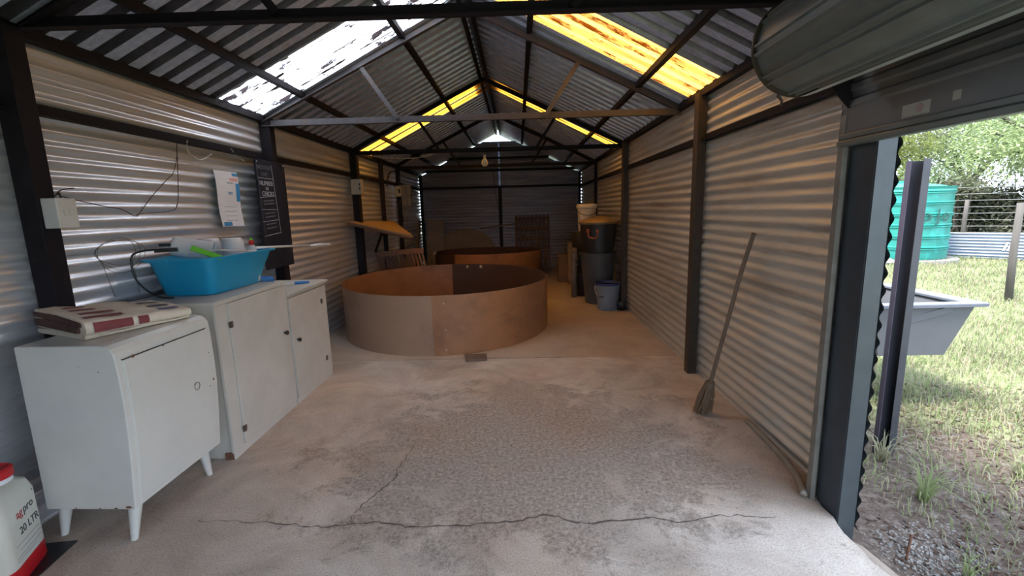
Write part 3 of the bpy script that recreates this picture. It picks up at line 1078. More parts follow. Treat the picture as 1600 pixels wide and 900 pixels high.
MB().lathe((-2.13, 3.60, 1.085), [(.034, 0), (.036, .02), (.036, .24), (.030, .275), (.016, .295)], 20).build('bottle_body', 'soap_clear', sb, smooth=True)
MB().lathe((-2.13, 3.60, 1.38), [(.019, 0), (.019, .028), (.013, .036)], 18).build('collar', 'plastic_red', sb, smooth=True)
MB().lathe((-2.13, 3.60, 1.416), [(.012, 0), (.012, .014), (.006, .02)], 14).build('cap', 'plastic_green', sb, smooth=True)
cd = thing('appliance_lead', 'black electric cord with plug looping over near end of blue tub', 'cord', (-2.5, 2.95, 1.08))
MB().tube(catmull([(-2.33, 3.0, 1.395), (-2.44, 2.97, 1.40), (-2.53, 2.94, 1.375), (-2.545, 2.93, 1.30), (-2.53, 2.935, 1.20), (-2.47, 2.95, 1.12), (-2.40, 2.955, 1.084), (-2.3, 2.93, 1.082)], 8), .0065, 8).build('cable', 'plastic_black', cd, smooth=True)
MB().bar((-2.42, 2.985, 1.393), (-2.30, 3.03, 1.395), .028, .026).build('grip', 'plastic_black', cd)
MB().bar((-2.42, 3.03, 1.428), (-2.33, 3.06, 1.425), .02, .018).build('grip', 'plastic_black', cd)
bs = thing('brush', 'small blue scrubbing brush behind the blue tub', 'brush', (-2.42, 4.25, .968))
bevel(MB().box(-2.50, -2.36, 4.1, 4.3, .968, 1.035).build('brush_head', 'plastic_blue', bs), .025, 4)
tg = thing('kitchen_tongs', 'slim metal tongs with blue tips on lower cupboard', 'tongs', (-2.2, 4.1, .97))
MB().tube([(-2.36, 3.95, .98), (-2.1, 4.1, .982), (-2.07, 4.13, .982)], .006, 8).build('arm', 'metal_rod', tg, smooth=True)
MB().tube([(-2.34, 3.92, .99), (-2.1, 4.07, .985), (-2.07, 4.10, .985)], .006, 8).build('arm', 'metal_rod', tg, smooth=True)
MB().tube([(-2.08, 4.11, .983), (-2.03, 4.16, .983), (-1.98, 4.2, .98)], [.012, .015, .008], 8).build('tip', 'plastic_blue', tg, smooth=True)

# ---- white and red chemical drum in the near corner
jg = thing('plastic_drum', 'white plastic drum with red cap and red base, printed label', 'drum', (-2.43, 1.78, 0))
Fp = Vector((-2.345, 1.965, 0))
J1 = Vector((.42, -.907, 0))
J2 = Vector((-.907, -.42, 0))


def jring(i0, z, r=.05):
    base = rrect(i0, .30 - i0, i0, .235 - i0, r, z, 4)
    return [Fp + J1 * p.x + J2 * p.y + UZ * z for p in base]


loops(MB(), [jring(.004, .002), jring(0, .01), jring(0, .085)], True, True).build('base_band', 'plastic_red', jg, smooth=True, auto=40)
loops(MB(), [jring(.0, .0855), jring(.0, .36), jring(.012, .41), jring(.045, .44), jring(.07, .452)], True, True).build('body', 'jug_white', jg, smooth=True, auto=40)
cc_ = Fp + J1 * .13 + J2 * .085
MB().lathe((cc_.x, cc_.y, .452), [(.066, 0), (.066, .022)], 28).build('neck', 'plastic_white', jg, smooth=True, auto=40)
MB().lathe((cc_.x, cc_.y, .4745), [(.072, 0), (.072, .034), (.062, .042), (.058, .032), (0, .032)], 28).build('cap', 'plastic_red', jg, smooth=True, auto=40)
fo = Fp - J2 * .0012
text('print_lettering', 'ag', .055, 'print_red', jg, fo + J1 * .175 + UZ * .305, -J1, UZ)
text('print_lettering', 'pro', .055, 'print_dark', jg, fo + J1 * .105 + UZ * .305, -J1, UZ)
text('print_lettering', '20 LTR', .05, 'print_dark', jg, fo + J1 * .12 + UZ * .225, -J1, UZ, extrude=.0008)
for k, (a, b, z) in enumerate(((.06, .24, .175), (.05, .22, .15), (.05, .25, .125), (.1, .25, .11))):
    MB().add([fo + J1 * a + UZ * z, fo + J1 * b + UZ * z, fo + J1 * b + UZ * (z + .004), fo + J1 * a + UZ * (z + .004)], [(0, 1, 2, 3)]).build('print_line', 'print_grey', jg)
for (a, z) in ((.045, .385), (.055, .355)):
    p = fo + J1 * a + UZ * z
    MB().lathe((p.x, p.y, p.z), [(0, -.003), (.004, 0), (0, .003)], 8).build('print_dot', 'chip_rust', jg)
tag(MB().prism([(-2.27, 2.02, .001), (-2.215, 1.70, .001), (-2.55, 1.55, .001), (-2.56, 1.98, .001)], (0, 0, .006)).build('drip_tray', 'plastic_black', None), 'thin black tray on floor beneath the white and red drum', 'tray')
jg.location.z += .0075

# ---- fittings on the left wall
sw = thing('switch_box', 'white double switch box fixed to the nearest dark post', 'switch', (-2.43, 2.41, 1.56))
bevel(MB().box(-2.469, -2.385, 2.355, 2.465, 1.565, 1.722).build('box', 'switch_white', sw), .006, 3)
for y in (2.395, 2.425):
    bevel(MB().box(-2.386, -2.379, y - .009, y + .009, 1.628, 1.66).build('rocker', 'switch_white', sw), .002)

cl = thing('wall_calendar', 'white and blue paper calendar hanging on the corrugated wall', 'calendar', (-2.55, 4.07, 1.52))
n = 8
vs, fs = [], []
for i in range(n + 1):
    f = i / n
    z = 2.0 - f * .48
    x = -2.567 + .012 * f + .006 * math.sin(f * 7)
    for y in (3.90 + .01 * f, 4.24):
        vs += [(x + (.012 if y < 4 else 0), y, z)]
    if i: fs.append((2 * i - 2, 2 * i - 1, 2 * i + 1, 2 * i))
sheet = MB().add(vs, fs).build('paper', 'paper', cl)
so = sheet.modifiers.new('thickness', 'SOLIDIFY'); so.thickness = .004; so.offset = -1


def calx(z, y):
    f = (2.0 - z) / .48
    return -2.567 + .012 * f + .006 * math.sin(f * 7) + .012 * (4.24 - y) / .34 + .003


def calpatch(y0, y1, z0, z1, mat, nm='printed_patch'):
    k = 6
    vs, fs = [], []
    for i in range(k + 1):
        z = z1 + (z0 - z1) * i / k
        vs += [(calx(z, y0), y0, z), (calx(z, y1), y1, z)]
        if i: fs.append((2 * i - 2, 2 * i - 1, 2 * i + 1, 2 * i))
    MB().add(vs, fs).build(nm, mat, cl)


calpatch(4.18, 4.238, 1.74, 1.90, 'print_blue')
calpatch(4.15, 4.238, 1.965, 1.99, 'print_blue')
calpatch(3.93, 4.05, 1.525, 1.56, 'print_blue')
calpatch(4.10, 4.22, 1.92, 1.945, 'print_pink')
calpatch(4.05, 4.15, 1.895, 1.905, 'print_grey')
for k in range(4):
    calpatch(3.98, 4.16, 1.69 - k * .04, 1.694 - k * .04, 'print_grey')
text('calendar_lettering', '2021', .035, 'print_blue', cl, (calx(1.81, 4.09) + .001, 4.09, 1.81), (0, 1, 0), (.03, 0, 1))

bb = thing('chalkboard', 'tall narrow chalkboard with chalk grid and lettering on the wall', 'chalkboard', (-2.46, 4.63, 1.08))
BX = -2.452
bevel(MB().box(-2.468, BX, 4.36, 4.90, 1.08, 2.14).build('board', 'board_black', bb), .003)
for y in (4.385, 4.875):
    MB().lathe((BX, y, 2.115), [(0, -.008), (.007, -.004), (.008, 0), (.007, .004), (0, .008)], 10).build('screw', 'bolt_metal', bb)


def chalk(y0, z0, y1, z1, w=.0045, mat='chalk'):
    MB().bar((BX + .0008, y0, z0), (BX + .0008, y1, z1), w, .0012, up=(1, 0, 0)).build('chalk_line', mat, bb)


for (z, a) in ((1.965, .0), (1.79, .012), (1.665, .0), (1.555, .008), (1.42, .012)):
    chalk(4.375 + .02 * (2 - z), z - a, 4.655 + .05 * (2 - z), z + a)
chalk(4.372, 2.10, 4.40, 1.42, .003, 'chalk_faint')
chalk(4.64, 2.10, 4.69, 1.42)
text('chalk_lettering', 'NUMBER', .062, 'chalk', bb, (BX + .001, 4.515, 1.915), (0, 1, 0), (0, 0, 1))
text('chalk_lettering', 'OF', .045, 'chalk', bb, (BX + .001, 4.52, 1.865), (0, 1, 0), (0, 0, 1))
text('chalk_lettering', 'CHICKS', .062, 'chalk', bb, (BX + .001, 4.53, 1.815), (0, 1, 0), (0, 0, 1))
text('chalk_lettering', 'BROODER', .052, 'chalk_faint', bb, (BX + .001, 4.50, 2.065), (0, 1, 0), (0, 0, 1))
text('chalk_lettering', 'UNIT', .05, 'chalk_faint', bb, (BX + .001, 4.50, 2.00), (0, 1, 0), (0, 0, 1))
for k, z in enumerate((1.745, 1.715, 1.625, 1.59, 1.52, 1.48)):
    chalk(4.43, z, 4.62, z + .012, .012, 'chalk_faint')

WX = -2.571
ca = thing('wall_wire', 'thin dark wire strung along the wall from the switch box', 'wire', (WX, 3.0, 1.63))
MB().tube(catmull([(-2.45, 2.45, 1.722), (-2.50, 2.50, 1.755), (WX, 2.58, 1.74), (WX, 2.82, 1.69), (WX, 2.95, 1.67), (WX, 3.05, 1.625), (WX, 3.10, 1.64), (WX, 3.36, 1.655), (WX, 3.45, 1.70), (WX, 3.50, 1.9), (WX, 3.54, 2.17)], 8), .0026, 6).build('wire', 'cable_dark', ca)
MB().tube(catmull([(WX, 3.07, 1.62), (WX, 3.2, 1.74), (WX, 3.38, 1.88), (WX, 3.46, 1.94), (WX, 3.52, 2.06), (WX, 3.54, 2.17)], 6), .0025, 6).build('wire_branch', 'cable_dark', ca)
MB().tube(catmull([(WX, 2.54, 1.74), (WX, 2.58, 1.775), (WX, 2.66, 1.79)], 5), .003, 6).build('wire_end', 'cable_dark', ca)
tag(MB().tube(catmull([(-2.53, 3.60, 2.19), (WX + .02, 3.62, 2.12), (WX + .02, 3.70, 2.065), (WX + .02, 3.80, 2.075), (WX + .02, 3.90, 2.13)], 8), .005, 6).build('cable_loop', 'cable_white', None), 'white cable loop drooping below the girt beside calendar', 'cable')
tag(MB().tube([(-2.53, 4.14, 2.20), (WX + .02, 4.22, 2.17), (WX + .02, 4.36, 2.11)], .005, 6).build('cable_end', 'cable_white', None), 'short white cable end above the wall calendar', 'cable')
lp = MB()
for k in range(3):
    c = Vector((WX + .004 * k, 2.86 + .02 * k, 1.40 - .01 * k))
    lp.tube([c + Vector((0, .15 * math.cos(a) * (1 + .1 * k), (.085 + .01 * k) * math.sin(a) + .015 * math.sin(2 * a + k))) for a in [2 * PI * j / 24 for j in range(25)]], .0016, 5)
lp.tube(catmull([(WX, 2.75, 1.36), (WX, 2.77, 1.25), (WX, 2.80, 1.12)], 5), .0016, 5)
lp.tube(catmull([(WX, 2.97, 1.36), (WX, 2.98, 1.25), (WX, 2.99, 1.10)], 5), .0016, 5)
tag(lp.build('coiled_wire', 'wire_grey', None), 'coil of thin wire on wall just above the white cupboard', 'wire')

# ---- electrical boxes further back
eb = thing('electrical_box', 'cream breaker box on the dark post left of brooder ring', 'electrical box', (-2.45, 7.16, 1.89))
bevel(MB().box(-2.545, -2.385, 7.07, 7.175, 1.895, 2.125).build('box', 'box_cream', eb), .008, 3)
for z in (2.04, 1.98):
    MB().box(-2.418, -2.40, 7.064, 7.071, z - .018, z + .022).build('breaker', 'plastic_black', eb)
eb = thing('electrical_box', 'small pale switch box with dark dial beside the meter cabinet', 'electrical box', (-2.5, 9.85, 1.93))
bevel(MB().box(-2.58, -2.44, 9.70, 9.86, 1.94, 2.16).build('box', 'box_cream', eb), .01, 3)
MB().box(-2.495, -2.455, 9.69, 9.702, 2.01, 2.09).build('dial', 'plastic_black', eb)
eb = thing('meter_cabinet', 'flat grey meter cabinet mounted on wall near the back corner', 'electrical box', (-2.46, 10.3, 1.74))
bevel(MB().box(-2.57, -2.36, 10.22, 10.34, 1.745, 2.215).build('box', 'box_grey', eb), .008, 3)
MB().box(-2.452, -2.447, 10.215, 10.221, 1.76, 2.20).build('door_seam', 'gap_dark', eb)
MB().box(-2.385, -2.37, 10.208, 10.22, 1.94, 1.99).build('lock', 'plastic_black', eb)
for i, pts_ in enumerate(([(-2.48, 9.8, 1.94), (-2.48, 9.7, 1.7), (-2.47, 9.85, 1.5), (-2.47, 9.8, 1.3), (-2.47, 9.8, .9)],
                         [(-2.5, 8.9, 2.12), (-2.5, 9.1, 2.36), (-2.48, 9.5, 2.42), (-2.5, 9.75, 2.25), (-2.5, 9.8, 2.16)])):
    tag(MB().tube(catmull(pts_, 8), .012, 6).build('power_cable', 'cable_dark', None),
        ('dark conduit running down wall from small switch box', 'thick dark cable arched above the small switch box')[i], 'cable')

# ---- triangular shelf board with brace
sh = thing('corner_shelf', 'triangular wooden shelf board sticking out from the left wall', 'shelf', (-2.3, 7.6, 1.2))
a, b, c = Vector((-2.575, 6.75, 1.505)), Vector((-2.5, 9.2, 1.445)), Vector((-1.74, 7.55, 1.215))
nn = (b - a).cross(c - a).normalized()
if nn.z < 0: nn = -nn
MB().prism([a, b, c], -nn * .03).build('board', 'wood_shelf', sh)
MB().bar(a + Vector((.06, .02, -.045)), c + Vector((-.04, 0, -.045)), .035, .035).build('front_batten', 'wood_dark', sh)
MB().bar((-2.52, 7.95, .93), (-2.28, 7.75, 1.37), .03, .03).build('brace', 'steel_dark', sh)

# ---- slatted timber frames leaning behind the brooder ring
for i, (x, y, lb) in enumerate(((-2.36, 8.15, 'dark wooden frame leaning on left wall, nearest of three'), (-2.17, 8.4, 'dark wooden frame leaning behind ring, middle of three'), (-1.95, 8.6, 'pale-topped slatted frame leaning behind ring, farthest of three'))):
    fr = thing('slatted_frame', lb, 'wooden frame', (x, y, 0), 'wooden frames leaning by the left wall')
    lean = Vector((-.22, .0, 1)).normalized()
    wd = Vector((.9, .35, 0)).normalized()
    base = Vector((x + .16, y, .02))
    H = .88
    for k in range(5 if i == 2 else 3):
        o_ = wd * (-.13 + .26 * k / (4 if i == 2 else 2))
        MB().bar(base + o_, base + o_ + lean * H, .035 if i == 2 else .10, .022, up=wd.cross(lean)).build('slat', 'wood_pink' if i == 2 else 'wood_dark', fr)
    for h_ in (.12, H):
        MB().bar(base - wd * .17 + lean * h_, base + wd * .17 + lean * h_, .05, .09, up=lean).build('rail', 'wood_pink', fr)
    if i == 0:
        MB().bar(base - wd * .1 + lean * .5 + Vector((0, .02, 0)), base + wd * .1 + lean * .5 + Vector((0, .02, 0)), .012, .6, up=lean).build('backing', 'wood_dark', fr)
tag(MB().box(-2.56, -2.44, 7.33, 7.43, 0, .64).build('white_block', 'box_cream', None), 'narrow pale plank end standing by left post behind ring', 'plank')


# ---- brooder rings of hardboard
def ring_panel(parent, cx, cy, rx, ry, a0, a1, z1, off, mats, name='panel'):
    n = max(6, int(abs(a1 - a0) / 4))
    vs, fs, mi = [], [], []
    for i in range(n + 1):
        a = math.radians(a0 + (a1 - a0) * i / n)
        for (rr, z) in ((off + .006, 0), (off + .006, z1), (off, z1), (off, 0)):
            vs.append((cx + (rx + rr) * math.cos(a), cy + (ry + rr) * math.sin(a), z))
    for i in range(n):
        for k, mm in ((0, 0), (1, 2), (2, 1), (3, 2)):
            fs.append((i * 4 + k, i * 4 + (k + 1) % 4, (i + 1) * 4 + (k + 1) % 4, (i + 1) * 4 + k))
            mi.append(mm)
    fs += [(0, 1, 2, 3), (n * 4 + 3, n * 4 + 2, n * 4 + 1, n * 4)]
    mi += [2, 2]
    m = MB()
    m.v, m.f, m.mi = vs, fs, mi
    return m.build(name, mats, parent, smooth=True, auto=40)


CX, CY, RX, RY = -1.02, 6.38, 1.40, 1.49
br = thing('brooder_ring', 'large round brown hardboard brooder ring in the middle of floor', 'brooder ring', (CX, CY, 0))
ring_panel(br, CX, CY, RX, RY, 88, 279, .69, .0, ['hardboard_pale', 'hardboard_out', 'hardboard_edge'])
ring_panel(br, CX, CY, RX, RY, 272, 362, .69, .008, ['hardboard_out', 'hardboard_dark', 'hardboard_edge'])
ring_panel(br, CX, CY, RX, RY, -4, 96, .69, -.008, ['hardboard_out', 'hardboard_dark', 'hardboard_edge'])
for (a, z) in ((277.5, .07), (277.5, .30), (277.3, .60)):
    a = math.radians(a)
    p = (CX + (RX + .016) * math.cos(a), CY + (RY + .016) * math.sin(a), z)
    MB().lathe(p, [(0, -.010), (.008, -.006), (.010, 0), (.008, .006), (0, .010)], 10).build('rivet', 'bolt_metal', br)
for (a, z) in ((85, .64), (75, .64)):
    a = math.radians(a)
    p = (CX + (RX - .010) * math.cos(a), CY + (RY - .010) * math.sin(a), z)
    MB().lathe(p, [(0, -.03), (.022, -.018), (.028, 0), (.022, .018), (0, .03)], 12).build('rivet', 'bolt_metal', br)
br2 = thing('brooder_ring', 'second brown hardboard brooder ring standing behind the first', 'brooder ring', (-.72, 10.75, 0))
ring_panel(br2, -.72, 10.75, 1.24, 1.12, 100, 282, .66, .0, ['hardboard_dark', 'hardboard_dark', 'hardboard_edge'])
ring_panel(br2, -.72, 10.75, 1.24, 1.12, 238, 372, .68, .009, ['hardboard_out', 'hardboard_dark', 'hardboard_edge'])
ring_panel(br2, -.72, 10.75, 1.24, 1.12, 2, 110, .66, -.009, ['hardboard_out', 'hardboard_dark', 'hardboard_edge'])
MB().box(-1.97, -1.90, 10.45, 10.52, .62, .68).build('clip', 'box_cream', br2)

tag(bevel(MB().prism([(-.625, 4.845, .001), (-.385, 4.86, .001), (-.365, 4.68, .001), (-.585, 4.655, .001)], (0, 0, .028)).build('floor_tile', 'tile_brown', None), .004),
    'loose brown tile lying on floor in front of brooder ring', 'tile')

# ---- hanging bulb
lb = thing('light_bulb', 'bare pale bulb hanging from the roof truss', 'light bulb', (-.49, 7.2, 2.30))
MB().tube([(-.487, 7.2, 2.50), (-.487, 7.2, 2.44)], .006, 8).build('flex', 'cable_dark', lb)
MB().lathe((-.487, 7.2, 2.40), [(.016, 0), (.022, .01), (.022, .035), (.010, .045)], 16).build('lamp_holder', 'box_cream', lb, smooth=True)
MB().lathe((-.487, 7.2, 2.27), [(0, 0), (.028, .006), (.048, .03), (.052, .055), (.042, .085), (.024, .115), (.017, .13)], 20).build('bulb', 'bulb_glass', lb, smooth=True)
tag(MB().tube([(-.62, YB - .12, 2.6), (-.55, YB - .12, 1.9), (-.42, YB - .12, 1.2)], .006, 6).build('hanging_string', 'cable_dark', None), 'thin dark string hanging against the back wall', 'string')
tag(MB().tube(catmull([(-2.3, 7.25, 2.49), (-2.0, 7.3, 2.45), (-1.55, 7.3, 2.44), (-1.25, 7.25, 2.50), (-1.22, 7.25, 2.56)], 8), .008, 6).build('roof_cable', 'cable_white', None), 'pale cable looping along the roof truss above the shelf', 'cable')

# ---- things against the back wall
tag(MB().add([Vector(p) for p in ((-2.40, 11.75, 0), (-1.95, 11.75, 0), (-1.95, 12.1, 1.40), (-2.40, 12.1, 1.42), (-2.40, 11.77, 0), (-1.95, 11.77, 0), (-1.95, 12.12, 1.40), (-2.40, 12.12, 1.42))],
             [(0, 1, 2, 3), (7, 6, 5, 4), (0, 4, 5, 1), (1, 5, 6, 2), (2, 6, 7, 3), (3, 7, 4, 0)]).build('leaning_board', 'board_grey', None), 'grey rectangular board leaning in the back left corner', 'board')
arc = [(-2.15, 0)] + [(-1.38 + .78 * math.cos(a), .52 + .62 * math.sin(a)) for a in [PI * (1 - k / 20) for k in range(21)]] + [(-.60, 0)]
tag(MB().prism([(x, 11.94 + .12 * z, z) for x, z in arc], (0, .02, 0)).build('round_top_board', 'board_tan', None), 'tan round-topped board leaning on the back wall', 'board')
tag(MB().bar((-2.45, 10.45, .02), (-2.40, 11.15, 1.38), .05, .12).build('leaning_plank', 'wood_grey', None), 'grey plank leaning upright against the left wall near back', 'plank')
tag(MB().bar((-1.0, 12.05, 1.14), (.35, 12.05, 1.28), .03, .04).build('long_stick', 'wood_grey', None), 'long stick lying across pallet and round-topped board', 'stick')
pl = thing('pallet', 'brown slatted pallet standing upright against the back wall', 'pallet', (.38, 11.95, 0))
for k in range(9):
    x = -.04 + k * .105
    MB().bar((x, 11.78, .02), (x, 12.08, 1.45), .062, .022, up=(0, 1, 0)).build('slat', 'wood_dark', pl)
for k in range(6):
    f = .04 + k * .18
    y, z = 11.78 + .30 * f, .02 + 1.43 * f
    MB().bar((-.08, y + .04, z), (.84, y + .04, z), .06, .07, up=(0, .2, 1)).build('cross_bar', 'wood_dark', pl)

# ---- bins and buckets on the right
g = thing('grey_bin', 'tall grey plastic bin with black bin stacked inside', 'bin', (1.345, 7.66, 0))
MB().lathe((1.345, 7.66, 0), [(.0, .0), (.205, .0), (.215, .02), (.285, .80), (.285, .82), (.305, .825), (.308, .86), (.29, .865), (.275, .82), (.265, .60), (.0, .58)], 36).build('bin_body', 'bin_grey', g, smooth=True, auto=40)
g = thing('black_dustbin', 'black dustbin with metal lid and orange handle, nested in grey bin', 'bin', (1.345, 7.66, .583))
MB().lathe((1.345, 7.66, 0), [(0, .585), (.225, .587), (.30, 1.25), (.305, 1.33), (.31, 1.35), (.295, 1.35), (0, 1.34)], 36).build('bin_body', 'bin_black', g, smooth=True, auto=40)
lid = MB().lathe((1.345, 7.66, 0), [(.325, 1.335), (.33, 1.365), (.31, 1.385), (.20, 1.425), (.08, 1.455), (0, 1.46)], 36).build('lid', 'lid_metal', g, smooth=True, auto=50)
MB().tube(catmull([(1.28, 7.63, 1.445), (1.30, 7.63, 1.48), (1.36, 7.63, 1.488), (1.41, 7.63, 1.475), (1.43, 7.63, 1.44)], 5), .008, 8).build('lid_handle', 'lid_metal', lid, smooth=True)
hb = MB().tube(catmull([(1.135, 7.42, 1.25), (1.135, 7.40, 1.22), (1.145, 7.385, 1.14), (1.20, 7.365, 1.115), (1.265, 7.36, 1.125), (1.285, 7.36, 1.20), (1.285, 7.37, 1.24)], 6), .014, 8).build('side_handle', 'handle_orange', g, smooth=True)
for p in ((1.135, 7.425, 1.235), (1.285, 7.375, 1.23)):
    MB().lathe(p, [(0, -.03), (.025, -.02), (.028, 0), (.025, .02), (0, .03)], 10).build('handle_clip', 'handle_orange', g)
g = thing('bucket', 'blue-grey plastic bucket with dark blue rim before the grey bin', 'bucket', (1.405, 7.12, 0))
MB().lathe((1.405, 7.12, 0), [(0, 0), (.148, 0), (.155, .01), (.195, .40), (.185, .40), (.15, .02), (0, .02)], 32).build('bucket_body', 'bucket_blue', g, smooth=True, auto=40)
MB().lathe((1.405, 7.12, 0), [(.190, .395), (.206, .398), (.209, .425), (.198, .432), (.186, .42), (.190, .395)], 32).build('rim', 'bucket_rim', g, smooth=True)
MB().tube(catmull([(1.21, 7.12, .40), (1.19, 7.06, .33), (1.205, 7.02, .27), (1.22, 7.0, .25)], 6), .006, 6).build('bail', 'cable_white', g, smooth=True)
MB().bar((1.255, 7.012, .22), (1.315, 6.972, .22), .012, .02, up=(0, 0, 1)).build('printed_mark', 'print_dark', g)
g = thing('black_drum', 'dark drum behind the grey bin with white bucket on top', 'drum', (1.25, 8.4, 0))
MB().lathe((1.25, 8.4, 0), [(0, 0), (.22, 0), (.23, .02), (.25, .4), (.235, .42), (.25, .44), (.255, .78), (.24, .80), (.255, .82), (.25, 1.15), (.24, 1.185), (0, 1.185)], 32).build('drum_body', 'bin_black', g, smooth=True, auto=40)
g = thing('bucket', 'white lidded bucket standing on the dark drum', 'bucket', (1.26, 8.4, 1.186))
MB().lathe((1.26, 8.4, 1.186), [(0, 0), (.135, 0), (.145, .01), (.168, .40), (.168, .42), (0, .42)], 30).build('bucket_body', 'bucket_white', g, smooth=True, auto=40)
MB().lathe((1.26, 8.4, 1.186), [(.170, .41), (.186, .415), (.188, .46), (.176, .485), (.165, .478), (0, .475)], 30).build('lid', 'bucket_white', g, smooth=True, auto=40)
MB().tube([(1.26 + .18 * math.cos(a), 8.4 - .18 * abs(math.sin(a)) ** .8 - .004, 1.58 - .11 * abs(math.sin(a))) for a in [PI + PI * k / 14 for k in range(15)]], .006, 6).build('bail', 'plastic_black', g, smooth=True)
random.seed(5)
m = MB()
for k in range(9):
    z = .35 + k * .055
    a = [Vector((1.0 + random.uniform(-.05, .05), 8.15 + random.uniform(-.05, .05), z + random.uniform(-.05, .05))) for _ in range(4)]
    m.tube(catmull(a, 4), random.uniform(.012, .022), 6)
m.tube([(1.0, 8.15, 0), (1.0, 8.15, .9)], .05, 8)
tag(m.build('gnarled_stump', 'wood_grey', None, smooth=True), 'gnarled grey driftwood stump beside the dark drum', 'driftwood')
tag(bevel(MB().box(.87, 1.13, 9.9, 10.15, 0, .62).build('carton', 'cardboard', None), .004), 'brown cardboard carton on floor beyond the dark drum', 'carton')
tag(bevel(MB().box(1.06, 1.24, 9.65, 9.85, .0, .88).build('carton', 'cardboard_pale', None), .004), 'tall pale carton next to the brown one', 'carton')
tag(MB().lathe((1.60, 7.02, 0), [(0, 0), (.06, 0), (.075, .15), (.07, .15), (.055, .01), (0, .01)], 16).build('small_pot', 'bin_black', None, smooth=True), 'small dark blue pot between bucket and right wall', 'pot')

# ---- straw broom against the right wall
bm_ = thing('broom', 'grass hand broom on a long stick leaning against right wall', 'broom', (1.40, 3.33, 0))
hp = [(1.435, 3.315, .20), (1.475, 3.29, .45), (1.53, 3.25, .80), (1.575, 3.215, 1.10), (1.635, 3.18, 1.40)]
MB().tube(catmull(hp, 5), .015, 10).build('handle', 'broom_wood', bm_, smooth=True)
MB().tube([(1.432, 3.317, .17), (1.445, 3.308, .26)], .034, 10).build('binding', 'broom_wood', bm_, smooth=True)
random.seed(11)
m = MB()
for k in range(110):
    a = random.uniform(0, 2 * PI); r = random.random() ** .5
    top = Vector((1.442 + .03 * r * math.cos(a), 3.31 + .03 * r * math.sin(a), .27))
    bot = Vector((1.405 + .075 * r * math.cos(a), 3.335 + .05 * r * math.sin(a), random.uniform(.004, .03)))
    mid = (top + bot) / 2 + Vector((random.uniform(-.012, .012), random.uniform(-.012, .012), 0))
    m.tube([top, mid, bot], [.004, .005, .0035], 4)
s_ = m.build('bristles', 'broom_straw', bm_)
s_['kind'] = 'stuff'
MB().tube([(1.408, 3.333, .125), (1.47, 3.29, .135)], .005, 6).build('tie', 'cable_white', bm_)

tag(MB().tube(catmull([(1.535, 2.28, .02), (1.575, 2.37, .02), (1.615, 2.52, .02), (1.64, 2.72, .02), (1.655, 2.95, .02), (1.66, 3.15, .02)], 6), .019, 10).build('floor_hose', 'hose_grey', None, smooth=True),
    'grey hose lying on floor along the right wall', 'hose')

# ================================================================== outside
GZ = -.12
gr = MB()
random.seed(3)


def gz(x, y):
    return GZ + .018 * math.sin(x * 1.7 + y * .6) + .014 * math.sin(y * 2.3 - x * .8) - .0


nx, ny = 56, 60
xs = [1.60 + 60 * (i / nx) ** 2.2 for i in range(nx + 1)]
ysg = [-25 + 85 * j / ny for j in range(ny + 1)]
vs = [(x, y, gz(x, y) if x > 1.75 else GZ) for x in xs for y in ysg]
fs = [(i * (ny + 1) + j, (i + 1) * (ny + 1) + j, (i + 1) * (ny + 1) + j + 1, i * (ny + 1) + j + 1) for i in range(nx) for j in range(ny)]
o = gr.add(vs, fs).build('ground', 'ground', None, smooth=True, origin=(0, 0, 0))
o['kind'] = 'structure'
o = MB().add([(-60, -25, GZ - .03), (1.6, -25, GZ - .03), (1.6, 60, GZ - .03), (-60, 60, GZ - .03)], [(0, 1, 2, 3)]).build('ground_beyond', 'ground', None, origin=(0, 0, 0))
o['kind'] = 'structure'

# blades of grass, litter and gravel (uncountable)
random.seed(21)


def patchy(x, y):
    return .5 + .5 * math.sin(x * 2.1 + 1.3 * math.sin(y * 1.7)) * math.sin(y * 2.4 + 1.1 * math.sin(x * 1.3))


blades = {'grass_green': MB(), 'grass_pale': MB(), 'grass_dry': MB()}


def blade(mb, x, y, h, lean=.5, w=.004):
    a = random.uniform(0, 2 * PI)
    d = Vector((math.cos(a), math.sin(a), 0))
    s = Vector((-d.y, d.x, 0)) * w
    p = Vector((x, y, gz(x, y)))
    q = p + d * h * lean * .35 + UZ * h * .6
    t_ = p + d * h * lean + UZ * h * (1 - lean * .35)
    mb.add([p - s, p + s, q - s * .8, q + s * .8, t_], [(0, 1, 3, 2), (2, 3, 4)])


cnt = 0
while cnt < 34000:
    y = 1.2 + 12.5 * random.random() ** 1.5
    x = y * random.uniform(.74, 1.38)
    if x < 2.1: continue
    dist = math.hypot((x - 2.4) * .55, (y - 1.6) * .75)
    if random.random() > min(1, .07 + max(0, dist - .4) * .36) * (.25 + .75 * patchy(x, y)): continue
    nm = random.choices(('grass_green', 'grass_pale', 'grass_dry'), (5, 3, 2))[0]
    far = y / 5
    blade(blades[nm], x, y, random.uniform(.03, .10) * (1 + .2 * far), random.uniform(.2, .9), .0022 * (1 + far))
    cnt += 1
for nm, mb in blades.items():
    o = mb.build('grass', nm, None)
    tag(o, {'grass_green': 'short green grass growing over the yard', 'grass_pale': 'pale straw-green grass scattered through the yard', 'grass_dry': 'dry tan grass stalks scattered through the yard'}[nm], 'grass', kind='stuff')

